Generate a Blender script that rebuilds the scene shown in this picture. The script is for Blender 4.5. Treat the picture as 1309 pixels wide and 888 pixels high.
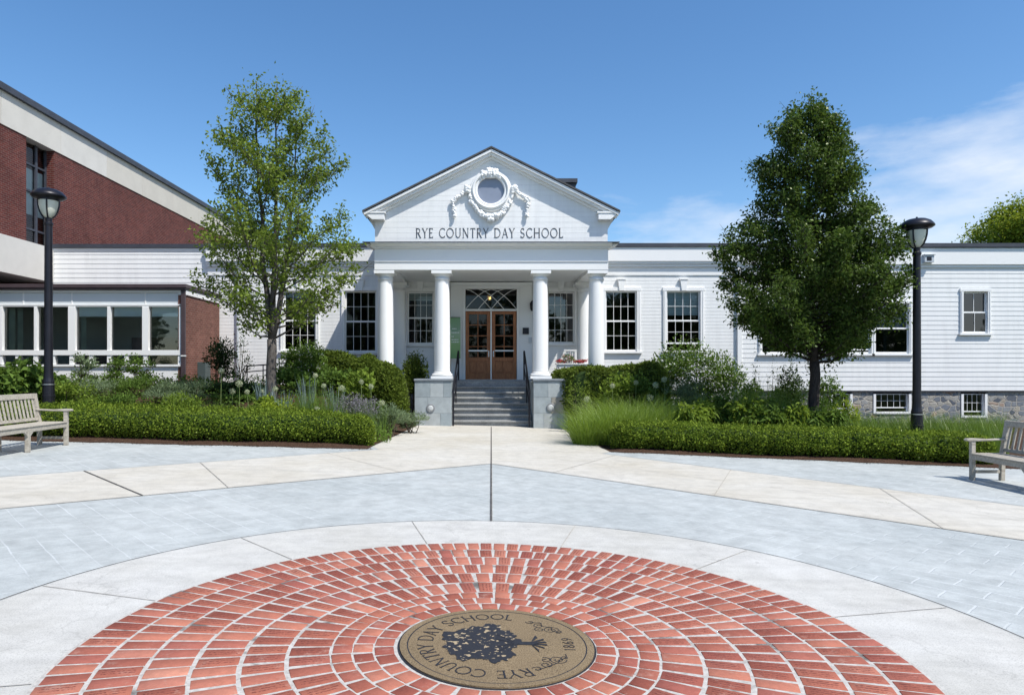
import bpy, math, random
import numpy as np
from mathutils import Vector, Matrix

random.seed(7)
RNG = np.random.default_rng(11)
scene = bpy.context.scene
for o in list(bpy.data.objects):
    bpy.data.objects.remove(o, do_unlink=True)
COL = scene.collection
R = math.radians

# ------------------------------------------------------------------ camera
EYE, F, CX, HY = 1.55, 868.0, 628.0, 477.0
cam = bpy.data.objects.new('camera', bpy.data.cameras.new('camera'))
COL.objects.link(cam)
cam.location = (0, 0, EYE)
cam.rotation_euler = (R(90), 0, 0)
cam.data.sensor_width = 36.0
cam.data.lens = 36.0 * F / 1309.0
cam.data.shift_x = (654.5 - CX) / 1309.0
cam.data.shift_y = (HY - 444.0) / 1309.0
cam.data.clip_start, cam.data.clip_end = 0.1, 3000
scene.camera = cam

# ------------------------------------------------------------------ light
LDIR = Vector((-0.50, 0.45, -1.0)).normalized()      # the way the sunlight travels
SUN_EL = math.asin(-LDIR.z)
SUN_AZ = math.atan2(-LDIR.x, -LDIR.y)                # from +Y, clockwise
sun = bpy.data.objects.new('sun', bpy.data.lights.new('sun', 'SUN'))
COL.objects.link(sun)
sun.location = (10, -20, 40)
sun.rotation_euler = LDIR.to_track_quat('-Z', 'Y').to_euler()
sun.data.energy = 4.2
sun.data.angle = R(0.53)
sun.data.color = (1.0, 0.955, 0.875)

world = bpy.data.worlds.new('World')
scene.world = world
world.use_nodes = True
wn, wl = world.node_tree.nodes, world.node_tree.links
wn.clear()
sky = wn.new('ShaderNodeTexSky'); sky.sky_type = 'NISHITA'; sky.sun_disc = False
sky.sun_elevation = SUN_EL; sky.sun_rotation = SUN_AZ
sky.air_density = 1.0; sky.dust_density = 0.5; sky.ozone_density = 2.2; sky.altitude = 0
hs = wn.new('ShaderNodeHueSaturation'); hs.inputs['Saturation'].default_value = 1.22
hs.inputs['Value'].default_value = 1.0
wl.new(sky.outputs[0], hs.inputs['Color'])
tc = wn.new('ShaderNodeTexCoord')
sep = wn.new('ShaderNodeSeparateXYZ'); wl.new(tc.outputs['Generated'], sep.inputs[0])
def wmath(op, a, b=None, c=None, clamp=False):
    n = wn.new('ShaderNodeMath'); n.operation = op; n.use_clamp = clamp
    for i, v in enumerate((a, b, c)):
        if v is None: continue
        if isinstance(v, (int, float)): n.inputs[i].default_value = v
        else: wl.new(v, n.inputs[i])
    return n.outputs[0]
mp = wn.new('ShaderNodeMapping'); mp.inputs['Scale'].default_value = (1.6, 1.6, 5.0)
mp.inputs['Rotation'].default_value = (0, R(-14), 0)
mp.inputs['Location'].default_value = (0.35, 0.2, 0.1)
wl.new(tc.outputs['Generated'], mp.inputs[0])
nz = wn.new('ShaderNodeTexNoise'); nz.inputs['Scale'].default_value = 2.6
nz.inputs['Detail'].default_value = 9; nz.inputs['Roughness'].default_value = 0.56
wl.new(mp.outputs[0], nz.inputs['Vector'])
# more cloud low and to the right (east), none overhead
g1 = wmath('MULTIPLY', sep.outputs['X'], 0.62)
g2 = wmath('MULTIPLY', sep.outputs['Z'], -1.5)
s1 = wmath('ADD', wmath('ADD', g1, g2), wmath('MULTIPLY', nz.outputs['Fac'], 1.15))
cl = wmath('MULTIPLY', wmath('SUBTRACT', s1, 0.41), 3.0, clamp=True)
cl = wmath('MULTIPLY', cl, 0.74)
mixc = wn.new('ShaderNodeMix'); mixc.data_type = 'RGBA'
wl.new(cl, mixc.inputs['Factor']); wl.new(hs.outputs[0], mixc.inputs['A'])
mixc.inputs['B'].default_value = (5.2, 5.5, 6.0, 1)
bg = wn.new('ShaderNodeBackground'); bg.inputs['Strength'].default_value = 0.135
wl.new(mixc.outputs['Result'], bg.inputs['Color'])
wo = wn.new('ShaderNodeOutputWorld'); wl.new(bg.outputs[0], wo.inputs[0])

vs = scene.view_settings
vs.view_transform = 'Standard'; vs.look = 'None'; vs.exposure = 0.42; vs.gamma = 1.0
vs.use_curve_mapping = False
scene.render.engine = 'CYCLES'
scene.cycles.max_bounces = 8
scene.cycles.transparent_max_bounces = 16
scene.render.resolution_x, scene.render.resolution_y = 1024, 694

# ------------------------------------------------------------------ helpers
def PX(px, d): return (px - CX) * d / F
def PZ(py, d): return EYE - (py - HY) * d / F
def gz(x):                                            # the site falls gently to the east
    return -0.024 * min(max(x, -14.0), 14.0)
def gzn(x): return -0.024 * np.clip(x, -14.0, 14.0)

ORG = {}
def tag(o, label=None, cat=None, group=None, kind=None):
    if label: o['label'] = label
    if cat: o['category'] = cat
    if group: o['group'] = group
    if kind: o['kind'] = kind
    return o
def thing(name, loc, label, cat, group=None):
    o = bpy.data.objects.new(name, None); COL.objects.link(o)
    o.location = loc; o.empty_display_size = 0.2
    ORG[o.name] = Vector(loc)
    return tag(o, label, cat, group)
def copy_tree(o, parent=None):
    c = o.copy(); COL.objects.link(c)
    if parent: c.parent = parent
    ORG[c.name] = ORG.get(o.name, Vector((0, 0, 0)))
    for ch in list(o.children): copy_tree(ch, c)
    return c

def link_mesh(name, me, mat, parent=None, org=None, smooth=False, bevel=0):
    o = bpy.data.objects.new(name, me); COL.objects.link(o)
    if org is None: org = ORG.get(parent.name, Vector((0, 0, 0))) if parent else Vector((0, 0, 0))
    ORG[o.name] = org
    if parent: o.parent = parent
    else: o.location = org
    if mat: me.materials.append(mat)
    if smooth:
        me.polygons.foreach_set('use_smooth', np.ones(len(me.polygons), dtype=bool))
    if bevel:
        m = o.modifiers.new('bevel', 'BEVEL'); m.width = bevel; m.segments = 2
        m.limit_method = 'ANGLE'; m.angle_limit = R(40)
    return o

def np_mesh(name, V, faces, uv=None):
    """V (n,3); faces (m,k) with one k"""
    me = bpy.data.meshes.new(name)
    n, (m, k) = len(V), faces.shape
    me.vertices.add(n); me.vertices.foreach_set('co', np.ascontiguousarray(V, dtype=np.float32).ravel())
    me.loops.add(m * k); me.loops.foreach_set('vertex_index', faces.astype(np.int32).ravel())
    me.polygons.add(m)
    me.polygons.foreach_set('loop_start', np.arange(0, m * k, k, dtype=np.int32))
    if uv is not None:
        l = me.uv_layers.new(name='uv'); l.data.foreach_set('uv', np.ascontiguousarray(uv, dtype=np.float32).ravel())
    me.update(calc_edges=True)
    return me

class MB:
    def __init__(s): s.v = []; s.f = []
    def face(s, *pts):
        b = len(s.v); s.v += [tuple(p) for p in pts]; s.f.append(tuple(range(b, b + len(pts)))); return s
    def box(s, x0, x1, y0, y1, z0, z1):
        if x1 < x0: x0, x1 = x1, x0
        if y1 < y0: y0, y1 = y1, y0
        if z1 < z0: z0, z1 = z1, z0
        b = len(s.v)
        s.v += [(x0,y0,z0),(x1,y0,z0),(x1,y1,z0),(x0,y1,z0),(x0,y0,z1),(x1,y0,z1),(x1,y1,z1),(x0,y1,z1)]
        for q in ((3,2,1,0),(4,5,6,7),(0,1,5,4),(1,2,6,5),(2,3,7,6),(3,0,4,7)): s.f.append(tuple(b+i for i in q))
        return s
    def prism(s, poly, a, b, axis='y'):
        """poly: list of 2-D points; extruded from a to b along an axis. axis y: pts are (x,z); z: (x,y); x: (y,z)"""
        def P(p, t):
            return {'y': (p[0], t, p[1]), 'z': (p[0], p[1], t), 'x': (t, p[0], p[1])}[axis]
        area = sum(poly[i][0]*poly[(i+1) % len(poly)][1]-poly[(i+1) % len(poly)][0]*poly[i][1] for i in range(len(poly)))
        if (area > 0) == (axis == 'y'): poly = poly[::-1]
        n = len(poly); o = len(s.v)
        if b < a: a, b = b, a
        s.v += [P(p, a) for p in poly] + [P(p, b) for p in poly]
        s.f.append(tuple(o+i for i in reversed(range(n)))); s.f.append(tuple(o+n+i for i in range(n)))
        for i in range(n):
            j = (i+1) % n
            s.f.append((o+i, o+j, o+n+j, o+n+i))
        return s
    def lathe(s, prof, c, n=24, axis='z'):
        o = len(s.v)
        for (r, h) in prof:
            for i in range(n):
                a = 2*math.pi*i/n
                if axis == 'z': s.v.append((c[0]+r*math.cos(a), c[1]+r*math.sin(a), c[2]+h))
                else: s.v.append((c[0]+r*math.cos(a), c[1]+h, c[2]+r*math.sin(a)))
        for k in range(len(prof)-1):
            for i in range(n):
                j = (i+1) % n
                q = (o+k*n+i, o+k*n+j, o+(k+1)*n+j, o+(k+1)*n+i)
                s.f.append(q if axis == 'z' else q[::-1])
        a = tuple(o+i for i in range(n)); t = tuple(o+(len(prof)-1)*n+i for i in range(n))
        s.f.append(a[::-1] if axis == 'z' else a); s.f.append(t if axis == 'z' else t[::-1])
        return s
    def tube(s, path, rad, n=8):
        path = [Vector(p) for p in path]
        if isinstance(rad, (int, float)): rad = [rad]*len(path)
        o = len(s.v); up = Vector((0.31, 0.17, 0.93))
        prev = None
        for i, p in enumerate(path):
            t = (path[min(i+1, len(path)-1)] - path[max(i-1, 0)])
            t = t.normalized() if t.length > 1e-9 else Vector((0, 0, 1))
            a = prev if prev is not None else (up if abs(t.dot(up)) < .9 else Vector((1, 0, 0)))
            a = (a - t*t.dot(a)).normalized(); prev = a
            b = t.cross(a)
            for k in range(n):
                w = 2*math.pi*k/n
                s.v.append(tuple(p + (a*math.cos(w)+b*math.sin(w))*rad[i]))
        for i in range(len(path)-1):
            for k in range(n):
                j = (k+1) % n
                s.f.append((o+i*n+k, o+i*n+j, o+(i+1)*n+j, o+(i+1)*n+k))
        s.f.append(tuple(o+k for k in reversed(range(n))))
        s.f.append(tuple(o+(len(path)-1)*n+k for k in range(n)))
        return s
    def ball(s, c, r, n=8, m=5, sc=(1, 1, 1)):
        o = len(s.v)
        for i in range(1, m):
            th = math.pi*i/m
            for k in range(n):
                a = 2*math.pi*k/n
                s.v.append((c[0]+sc[0]*r*math.sin(th)*math.cos(a), c[1]+sc[1]*r*math.sin(th)*math.sin(a), c[2]+sc[2]*r*math.cos(th)))
        t = len(s.v); s.v.append((c[0], c[1], c[2]+sc[2]*r)); b = len(s.v); s.v.append((c[0], c[1], c[2]-sc[2]*r))
        for i in range(m-2):
            for k in range(n):
                j = (k+1) % n
                s.f.append((o+i*n+k, o+(i+1)*n+k, o+(i+1)*n+j, o+i*n+j))
        for k in range(n):
            j = (k+1) % n
            s.f.append((t, o+k, o+j)); s.f.append((b, o+(m-2)*n+j, o+(m-2)*n+k))
        return s
    def build(s, name, mat, parent=None, org=None, smooth=False, bevel=0, uv=True):
        if org is None: org = ORG.get(parent.name, Vector((0, 0, 0))) if parent else Vector((0, 0, 0))
        me = bpy.data.meshes.new(name)
        V = np.array(s.v, dtype=np.float64)
        me.from_pydata((V - np.array(org)).tolist(), [], s.f)
        if uv:                                       # box-projected UVs in metres (site coordinates)
            me.calc_normals_split() if hasattr(me, 'calc_normals_split') else None
            l = me.uv_layers.new(name='uv')
            uvd = np.empty((len(me.loops), 2), dtype=np.float32)
            for p in me.polygons:
                nx, ny, nz_ = (abs(c) for c in p.normal)
                a, b = (1, 2) if nx >= ny and nx >= nz_ else ((0, 2) if ny >= nz_ else (0, 1))
                for li in p.loop_indices:
                    vtx = V[me.loops[li].vertex_index]
                    uvd[li] = (vtx[a], vtx[b])
            l.data.foreach_set('uv', uvd.ravel())
        return link_mesh(name, me, mat, parent, org, smooth, bevel)

# ------------------------------------------------------------------ materials
def new_mat(name):
    m = bpy.data.materials.new(name); m.use_nodes = True
    nt = m.node_tree; nt.nodes.clear()
    out = nt.nodes.new('ShaderNodeOutputMaterial')
    b = nt.nodes.new('ShaderNodeBsdfPrincipled'); nt.links.new(b.outputs[0], out.inputs[0])
    return m, nt, b, out
def N(nt, t, **kw):
    n = nt.nodes.new(t)
    for k, v in kw.items():
        if hasattr(n, k) and k not in ('Scale',): setattr(n, k, v)
        else: n.inputs[k].default_value = v
    return n
def ramp(nt, src, stops):
    r = nt.nodes.new('ShaderNodeValToRGB'); e = r.color_ramp.elements
    while len(e) < len(stops): e.new(0.5)
    for el, (p, c) in zip(e, stops):
        el.position = p; el.color = (c, c, c, 1) if isinstance(c, (int, float)) else (*c, 1)
    nt.links.new(src, r.inputs[0]); return r.outputs[0]
def mix(nt, fac, a, b, mode='MIX'):
    n = nt.nodes.new('ShaderNodeMix'); n.data_type = 'RGBA'; n.blend_type = mode
    for k, v in (('Factor', fac), ('A', a), ('B', b)):
        if isinstance(v, (int, float)) and k == 'Factor': n.inputs[k].default_value = v
        elif isinstance(v, (tuple, list)): n.inputs[k].default_value = (*v, 1)
        else: nt.links.new(v, n.inputs[k])
    return n.outputs['Result']
def mth(nt, op, a, b=None, clamp=False):
    n = nt.nodes.new('ShaderNodeMath'); n.operation = op; n.use_clamp = clamp
    for i, v in enumerate((a, b)):
        if v is None: continue
        if isinstance(v, (int, float)): n.inputs[i].default_value = v
        else: nt.links.new(v, n.inputs[i])
    return n.outputs[0]
def coord(nt, kind='Object', scale=None, rot=None):
    t = nt.nodes.new('ShaderNodeTexCoord'); o = t.outputs[kind]
    if scale is not None or rot is not None:
        m = nt.nodes.new('ShaderNodeMapping')
        if scale is not None: m.inputs['Scale'].default_value = scale if isinstance(scale, tuple) else (scale,)*3
        if rot is not None: m.inputs['Rotation'].default_value = rot
        nt.links.new(o, m.inputs[0]); o = m.outputs[0]
    return o
def noise(nt, vec, scale, detail=4, rough=.55):
    n = nt.nodes.new('ShaderNodeTexNoise')
    n.inputs['Scale'].default_value = scale; n.inputs['Detail'].default_value = detail; n.inputs['Roughness'].default_value = rough
    if vec is not None: nt.links.new(vec, n.inputs['Vector'])
    return n.outputs['Fac']
def bump(nt, b, h, strength=.3, dist=.01):
    n = nt.nodes.new('ShaderNodeBump'); n.inputs['Strength'].default_value = strength; n.inputs['Distance'].default_value = dist
    nt.links.new(h, n.inputs['Height']); nt.links.new(n.outputs[0], b.inputs['Normal'])
def plain(name, col, rough=.5, var=.12, nscale=3.0, metal=0, bmp=0.0, spec=.5, fine=0):
    m, nt, b, _ = new_mat(name)
    v = coord(nt)
    f = noise(nt, v, nscale, 6)
    if fine:
        f2 = noise(nt, v, fine, 3)
        f = mth(nt, 'MULTIPLY', mth(nt, 'ADD', f, f2), .5)
    lo = tuple(c*(1-var) for c in col); hi = tuple(min(c*(1+var), 1) for c in col)
    c = ramp(nt, f, [(.3, lo), (.7, hi)])
    nt.links.new(c, b.inputs['Base Color'])
    b.inputs['Roughness'].default_value = rough; b.inputs['Metallic'].default_value = metal
    b.inputs['Specular IOR Level'].default_value = spec
    if bmp: bump(nt, b, noise(nt, v, fine or nscale*8, 5), bmp, .01)
    return m

M = {}
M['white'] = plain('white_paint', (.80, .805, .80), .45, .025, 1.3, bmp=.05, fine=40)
M['white_shade'] = plain('porch_shade_white', (.76, .775, .775), .5, .03, 1.5)  # the white paint again, darker and cooler to carry the porch shade
def mat_siding():
    m, nt, b, _ = new_mat('white_clapboard_paint')
    v = coord(nt)
    c = ramp(nt, noise(nt, v, .8, 6), [(.3, (.755, .765, .765)), (.7, (.80, .805, .80))])
    c = mix(nt, .5, c, ramp(nt, noise(nt, coord(nt, 'Object', (1.2, 1, .12)), 5, 6, .65), [(.32, .86), (.55, 1.0)]), 'MULTIPLY')
    c = mix(nt, .5, c, ramp(nt, noise(nt, coord(nt, 'Object', (.25, 1, 9)), 3, 3, .5), [(.3, .91), (.55, 1.0)]), 'MULTIPLY')
    nt.links.new(c, b.inputs['Base Color']); b.inputs['Roughness'].default_value = .5
    bump(nt, b, noise(nt, coord(nt, 'Object', (.6, 1, 7)), 4, 5), .10, .01); return m
M['siding'] = mat_siding()
M['grey_panel'] = plain('pale_grey_panel', (.62, .665, .69), .4, .03, .8)
M['dark_trim'] = plain('dark_roof_edge', (.045, .05, .065), .5, .2)
M['brown_trim'] = plain('brown_gutter_metal', (.06, .042, .048), .45, .15)
M['roof'] = plain('roof_shingle', (.07, .07, .075), .9, .3, 8)
M['black_metal'] = plain('black_metal', (.012, .012, .018), .38, .25, 5, metal=.3)
M['letter'] = plain('dark_letter_metal', (.035, .035, .04), .5, .2)
M['blind'] = plain('pale_blind', (.74, .82, .82), .7, .05)
M['curtain'] = plain('green_curtain', (.36, .42, .34), .8, .15)
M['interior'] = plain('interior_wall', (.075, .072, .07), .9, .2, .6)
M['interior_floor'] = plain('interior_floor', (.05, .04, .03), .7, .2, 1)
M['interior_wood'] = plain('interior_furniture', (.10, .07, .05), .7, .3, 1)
M['silver'] = plain('brushed_metal', (.62, .63, .64), .3, .08, 6, metal=.9)
M['globe'] = plain('frosted_lamp_globe', (.56, .58, .50), .25, .06, 4)
M['light_lens'] = plain('white_light_lens', (.50, .52, .52), .45, .05)
M['light_ring'] = plain('grey_light_ring', (.20, .21, .22), .5, .1)
M['grey_pipe'] = plain('grey_downspout', (.48, .52, .56), .4, .06)
M['planter'] = plain('white_planter', (.74, .75, .74), .5, .06, 5)

def mat_concrete(name, col, speck=.16, tint=(.9, .84, .72), rough=.85):
    m, nt, b, _ = new_mat(name)
    v = coord(nt)
    big = noise(nt, v, .55, 5, .6); mid = noise(nt, v, 5, 6, .65); fin = noise(nt, v, 130, 3, .7)
    base = ramp(nt, big, [(.28, tuple(c*t*.94 for c, t in zip(col, tint))), (.62, col)])
    base = mix(nt, .40, base, ramp(nt, mid, [(.3, .62), (.6, 1.0)]), 'MULTIPLY')
    base = mix(nt, .8, base, ramp(nt, fin, [(.30, 1-speck*2), (.5, 1.0), (.75, 1.0)]), 'MULTIPLY')
    streak = noise(nt, coord(nt, 'Object', (.35, 3.0, 1), (0, 0, R(12))), 2.2, 5, .6)
    base = mix(nt, .3, base, ramp(nt, streak, [(.35, .72), (.55, 1.0)]), 'MULTIPLY')
    vor = N(nt, 'ShaderNodeTexVoronoi'); vor.feature = 'DISTANCE_TO_EDGE'; vor.inputs['Scale'].default_value = .33
    wv = nt.nodes.new('ShaderNodeVectorMath'); wv.operation = 'ADD'
    wn_ = nt.nodes.new('ShaderNodeTexNoise'); wn_.inputs['Scale'].default_value = 2.0; wn_.inputs['Detail'].default_value = 6
    nt.links.new(v, wn_.inputs['Vector']); nt.links.new(v, wv.inputs[0]); nt.links.new(wn_.outputs['Color'], wv.inputs[1])
    nt.links.new(wv.outputs[0], vor.inputs['Vector'])
    crk = ramp(nt, vor.outputs['Distance'], [(.0, .55), (.004, 1.0)])
    base = mix(nt, .35, base, crk, 'MULTIPLY')
    sp = N(nt, 'ShaderNodeTexVoronoi'); sp.inputs['Scale'].default_value = 2.3; nt.links.new(v, sp.inputs['Vector'])
    base = mix(nt, .45, base, ramp(nt, sp.outputs['Distance'], [(.03, .45), (.055, 1.0)]), 'MULTIPLY')
    nt.links.new(base, b.inputs['Base Color'])
    b.inputs['Roughness'].default_value = rough; b.inputs['Specular IOR Level'].default_value = .25
    bump(nt, b, mth(nt, 'ADD', mth(nt, 'MULTIPLY', fin, .6), mid), .25, .006)
    return m
M['concrete'] = mat_concrete('pale_concrete', (.565, .545, .495), .18, (.93, .90, .84))
M['ring_concrete'] = mat_concrete('ring_concrete', (.555, .55, .525), .24, (.9, .885, .84))

def mat_stamped():
    m, nt, b, _ = new_mat('stamped_slate_concrete')
    v = coord(nt)
    big = noise(nt, v, .5, 5, .6); mid = noise(nt, v, 4.5, 7, .7); fin = noise(nt, v, 90, 3, .7)
    base = ramp(nt, big, [(.3, (.385, .415, .415)), (.65, (.465, .49, .485))])
    base = mix(nt, .7, base, ramp(nt, mid, [(.3, .66), (.62, 1.05)]), 'MULTIPLY')
    rv = coord(nt, 'Object', None, (0, 0, R(47)))
    wv = nt.nodes.new('ShaderNodeVectorMath'); wv.operation = 'MULTIPLY_ADD'
    wn_ = nt.nodes.new('ShaderNodeTexNoise'); wn_.inputs['Scale'].default_value = 4.0; wn_.inputs['Detail'].default_value = 4
    nt.links.new(v, wn_.inputs['Vector']); nt.links.new(wn_.outputs['Color'], wv.inputs[0])
    wv.inputs[1].default_value = (.03, .03, 0); nt.links.new(rv, wv.inputs[2])
    br = nt.nodes.new('ShaderNodeTexBrick')
    br.inputs['Scale'].default_value = 1.0; br.inputs['Brick Width'].default_value = .46; br.inputs['Row Height'].default_value = .23
    br.inputs['Mortar Size'].default_value = .009; br.inputs['Mortar Smooth'].default_value = .4
    br.inputs['Color1'].default_value = (.92, .92, .92, 1); br.inputs['Color2'].default_value = (1, 1, 1, 1); br.inputs['Mortar'].default_value = (1, 1, 1, 1)
    nt.links.new(wv.outputs[0], br.inputs['Vector'])
    base = mix(nt, .5, base, br.outputs['Color'], 'MULTIPLY')
    # worn, pale dusty joints that come and go
    patch = ramp(nt, noise(nt, v, .9, 4, .6), [(.42, 0.0), (.58, 1.0)])
    jf = mth(nt, 'MULTIPLY', mth(nt, 'MULTIPLY', br.outputs['Fac'], patch), .36)
    base = mix(nt, jf, base, (.66, .69, .70))
    base = mix(nt, .7, base, ramp(nt, fin, [(.3, .75), (.5, 1.0)]), 'MULTIPLY')
    nt.links.new(base, b.inputs['Base Color'])
    b.inputs['Roughness'].default_value = .75; b.inputs['Specular IOR Level'].default_value = .3
    slate = noise(nt, coord(nt, 'Object', (1, 2.2, 1), (0, 0, R(47))), 7, 7, .6)
    h = mth(nt, 'SUBTRACT', slate, mth(nt, 'MULTIPLY', br.outputs['Fac'], .5))
    bump(nt, b, h, .5, .012)
    return m
M['stamped'] = mat_stamped()

def mat_brickwall(name, c1, c2, mortar, bw=.2, rh=.068, ms=.006):
    m, nt, b, _ = new_mat(name)
    uv = coord(nt, 'UV')
    br = nt.nodes.new('ShaderNodeTexBrick'); br.inputs['Scale'].default_value = 1.0
    br.inputs['Brick Width'].default_value = bw; br.inputs['Row Height'].default_value = rh
    br.inputs['Mortar Size'].default_value = ms; br.inputs['Mortar Smooth'].default_value = .2; br.inputs['Bias'].default_value = -.2
    br.inputs['Color1'].default_value = (*c1, 1); br.inputs['Color2'].default_value = (*c2, 1); br.inputs['Mortar'].default_value = (*mortar, 1)
    nt.links.new(uv, br.inputs['Vector'])
    c = mix(nt, .45, br.outputs['Color'], ramp(nt, noise(nt, uv, 14, 4, .6), [(.3, .45), (.65, 1.1)]), 'MULTIPLY')
    # a scatter of darker, burnt bricks
    br2 = nt.nodes.new('ShaderNodeTexBrick'); br2.inputs['Scale'].default_value = 1.0
    br2.inputs['Brick Width'].default_value = bw; br2.inputs['Row Height'].default_value = rh; br2.inputs['Mortar Size'].default_value = 0
    br2.inputs['Color1'].default_value = (0, 0, 0, 1); br2.inputs['Color2'].default_value = (1, 1, 1, 1); br2.offset = .5
    nt.links.new(uv, br2.inputs['Vector'])
    dk = ramp(nt, br2.outputs['Color'], [(.80, 1.0), (.98, .62)])
    c = mix(nt, 1.0, c, dk, 'MULTIPLY')
    c = mix(nt, .6, c, ramp(nt, noise(nt, uv, .6, 7, .65), [(.3, .6), (.7, 1.15)]), 'MULTIPLY')
    c = mix(nt, .4, c, ramp(nt, noise(nt, coord(nt, 'UV', (2.2, .25, 1)), 1.5, 5, .6), [(.32, .7), (.6, 1.05)]), 'MULTIPLY')
    nt.links.new(c, b.inputs['Base Color']); b.inputs['Roughness'].default_value = .85; b.inputs['Specular IOR Level'].default_value = .2
    bump(nt, b, mth(nt, 'SUBTRACT', 1.0, br.outputs['Fac']), .5, .008)
    return m
M['brick_dark'] = mat_brickwall('dark_red_brick', (.115, .027, .024), (.20, .050, .038), (.21, .165, .145))
M['brick_annex'] = mat_brickwall('red_brown_brick', (.185, .070, .052), (.27, .115, .085), (.27, .22, .19))

def mat_rubble():
    m, nt, b, _ = new_mat('rubble_stone')
    uv = coord(nt, 'UV', (1.0, 1.5, 1))
    wv = nt.nodes.new('ShaderNodeVectorMath'); wv.operation = 'MULTIPLY_ADD'
    nn = nt.nodes.new('ShaderNodeTexNoise'); nn.inputs['Scale'].default_value = 3.5; nn.inputs['Detail'].default_value = 3
    nt.links.new(uv, nn.inputs['Vector']); nt.links.new(nn.outputs['Color'], wv.inputs[0]); wv.inputs[1].default_value = (.16, .16, 0); nt.links.new(uv, wv.inputs[2])
    vo = nt.nodes.new('ShaderNodeTexVoronoi'); vo.inputs['Scale'].default_value = 3.9; vo.inputs['Randomness'].default_value = .85
    ve = nt.nodes.new('ShaderNodeTexVoronoi'); ve.feature = 'DISTANCE_TO_EDGE'; ve.inputs['Scale'].default_value = 3.9; ve.inputs['Randomness'].default_value = .85
    nt.links.new(wv.outputs[0], vo.inputs['Vector']); nt.links.new(wv.outputs[0], ve.inputs['Vector'])
    s = nt.nodes.new('ShaderNodeSeparateColor'); nt.links.new(vo.outputs['Color'], s.inputs[0])
    st = ramp(nt, s.outputs[0], [(.0, (.09, .105, .13)), (.35, (.19, .21, .24)), (.6, (.30, .31, .31)), (.86, (.38, .35, .29)), (1.0, (.34, .22, .16))])
    st = mix(nt, .6, st, ramp(nt, noise(nt, uv, 12, 6, .7), [(.3, .5), (.7, 1.2)]), 'MULTIPLY')
    e = ramp(nt, ve.outputs['Distance'], [(.03, 0.0), (.07, 1.0)])
    c = mix(nt, e, (.40, .375, .33), st)
    nt.links.new(c, b.inputs['Base Color']); b.inputs['Roughness'].default_value = .9
    bump(nt, b, mth(nt, 'ADD', e, mth(nt, 'MULTIPLY', noise(nt, uv, 9, 5), .5)), .8, .03)
    return m
M['rubble'] = mat_rubble()

def island(nt):
    g = nt.nodes.new('ShaderNodeNewGeometry'); return g.outputs['Random Per Island']
def mat_islands(name, stops, rough=.7, nz_=6, amt=.4, spec=.3, bmp=.2):
    m, nt, b, _ = new_mat(name)
    c = ramp(nt, island(nt), stops)
    v = coord(nt)
    c = mix(nt, amt, c, ramp(nt, noise(nt, v, nz_, 6, .65), [(.3, .55), (.65, 1.15)]), 'MULTIPLY')
    nt.links.new(c, b.inputs['Base Color']); b.inputs['Roughness'].default_value = rough; b.inputs['Specular IOR Level'].default_value = spec
    if bmp: bump(nt, b, noise(nt, v, nz_*5, 5), bmp, .008)
    return m
M['slate_tile'] = mat_islands('slate_tile', [(0, (.26, .30, .32)), (.45, (.30, .345, .365)), (.8, (.38, .415, .425)), (1, (.31, .305, .285))], .7, 5)
M['bluestone'] = plain('bluestone', (.21, .235, .26), .75, .28, 4, bmp=.2, fine=30)
M['step_stone'] = plain('step_bluestone', (.26, .265, .262), .75, .42, 3.0, bmp=.25, fine=30)
M['panel_concrete'] = mat_islands('precast_concrete_panel', [(0, (.53, .50, .44)), (.5, (.58, .555, .50)), (1, (.61, .595, .555))], .85, 1.6, .15, .2, .1)
M['mulch'] = None
def mat_mulch():
    m, nt, b, _ = new_mat('bark_mulch')
    v = coord(nt)
    f = noise(nt, v, 38, 6, .7); g = noise(nt, v, 3, 4)
    c = ramp(nt, f, [(.3, (.022, .014, .010)), (.55, (.085, .050, .034)), (.72, (.20, .135, .10))])
    c = mix(nt, .4, c, ramp(nt, g, [(.3, .5), (.7, 1.1)]), 'MULTIPLY')
    nt.links.new(c, b.inputs['Base Color']); b.inputs['Roughness'].default_value = .95; b.inputs['Specular IOR Level'].default_value = .1
    bump(nt, b, f, 1.0, .03); return m
M['mulch'] = mat_mulch()
def mat_lawn():
    m, nt, b, _ = new_mat('mown_grass')
    v = coord(nt)
    c = ramp(nt, noise(nt, v, 1.5, 8, .7), [(.3, (.035, .065, .015)), (.7, (.075, .125, .03))])
    nt.links.new(c, b.inputs['Base Color']); b.inputs['Roughness'].default_value = .95
    bump(nt, b, noise(nt, v, 60, 3), .6, .02); return m
M['lawn'] = mat_lawn()
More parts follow.
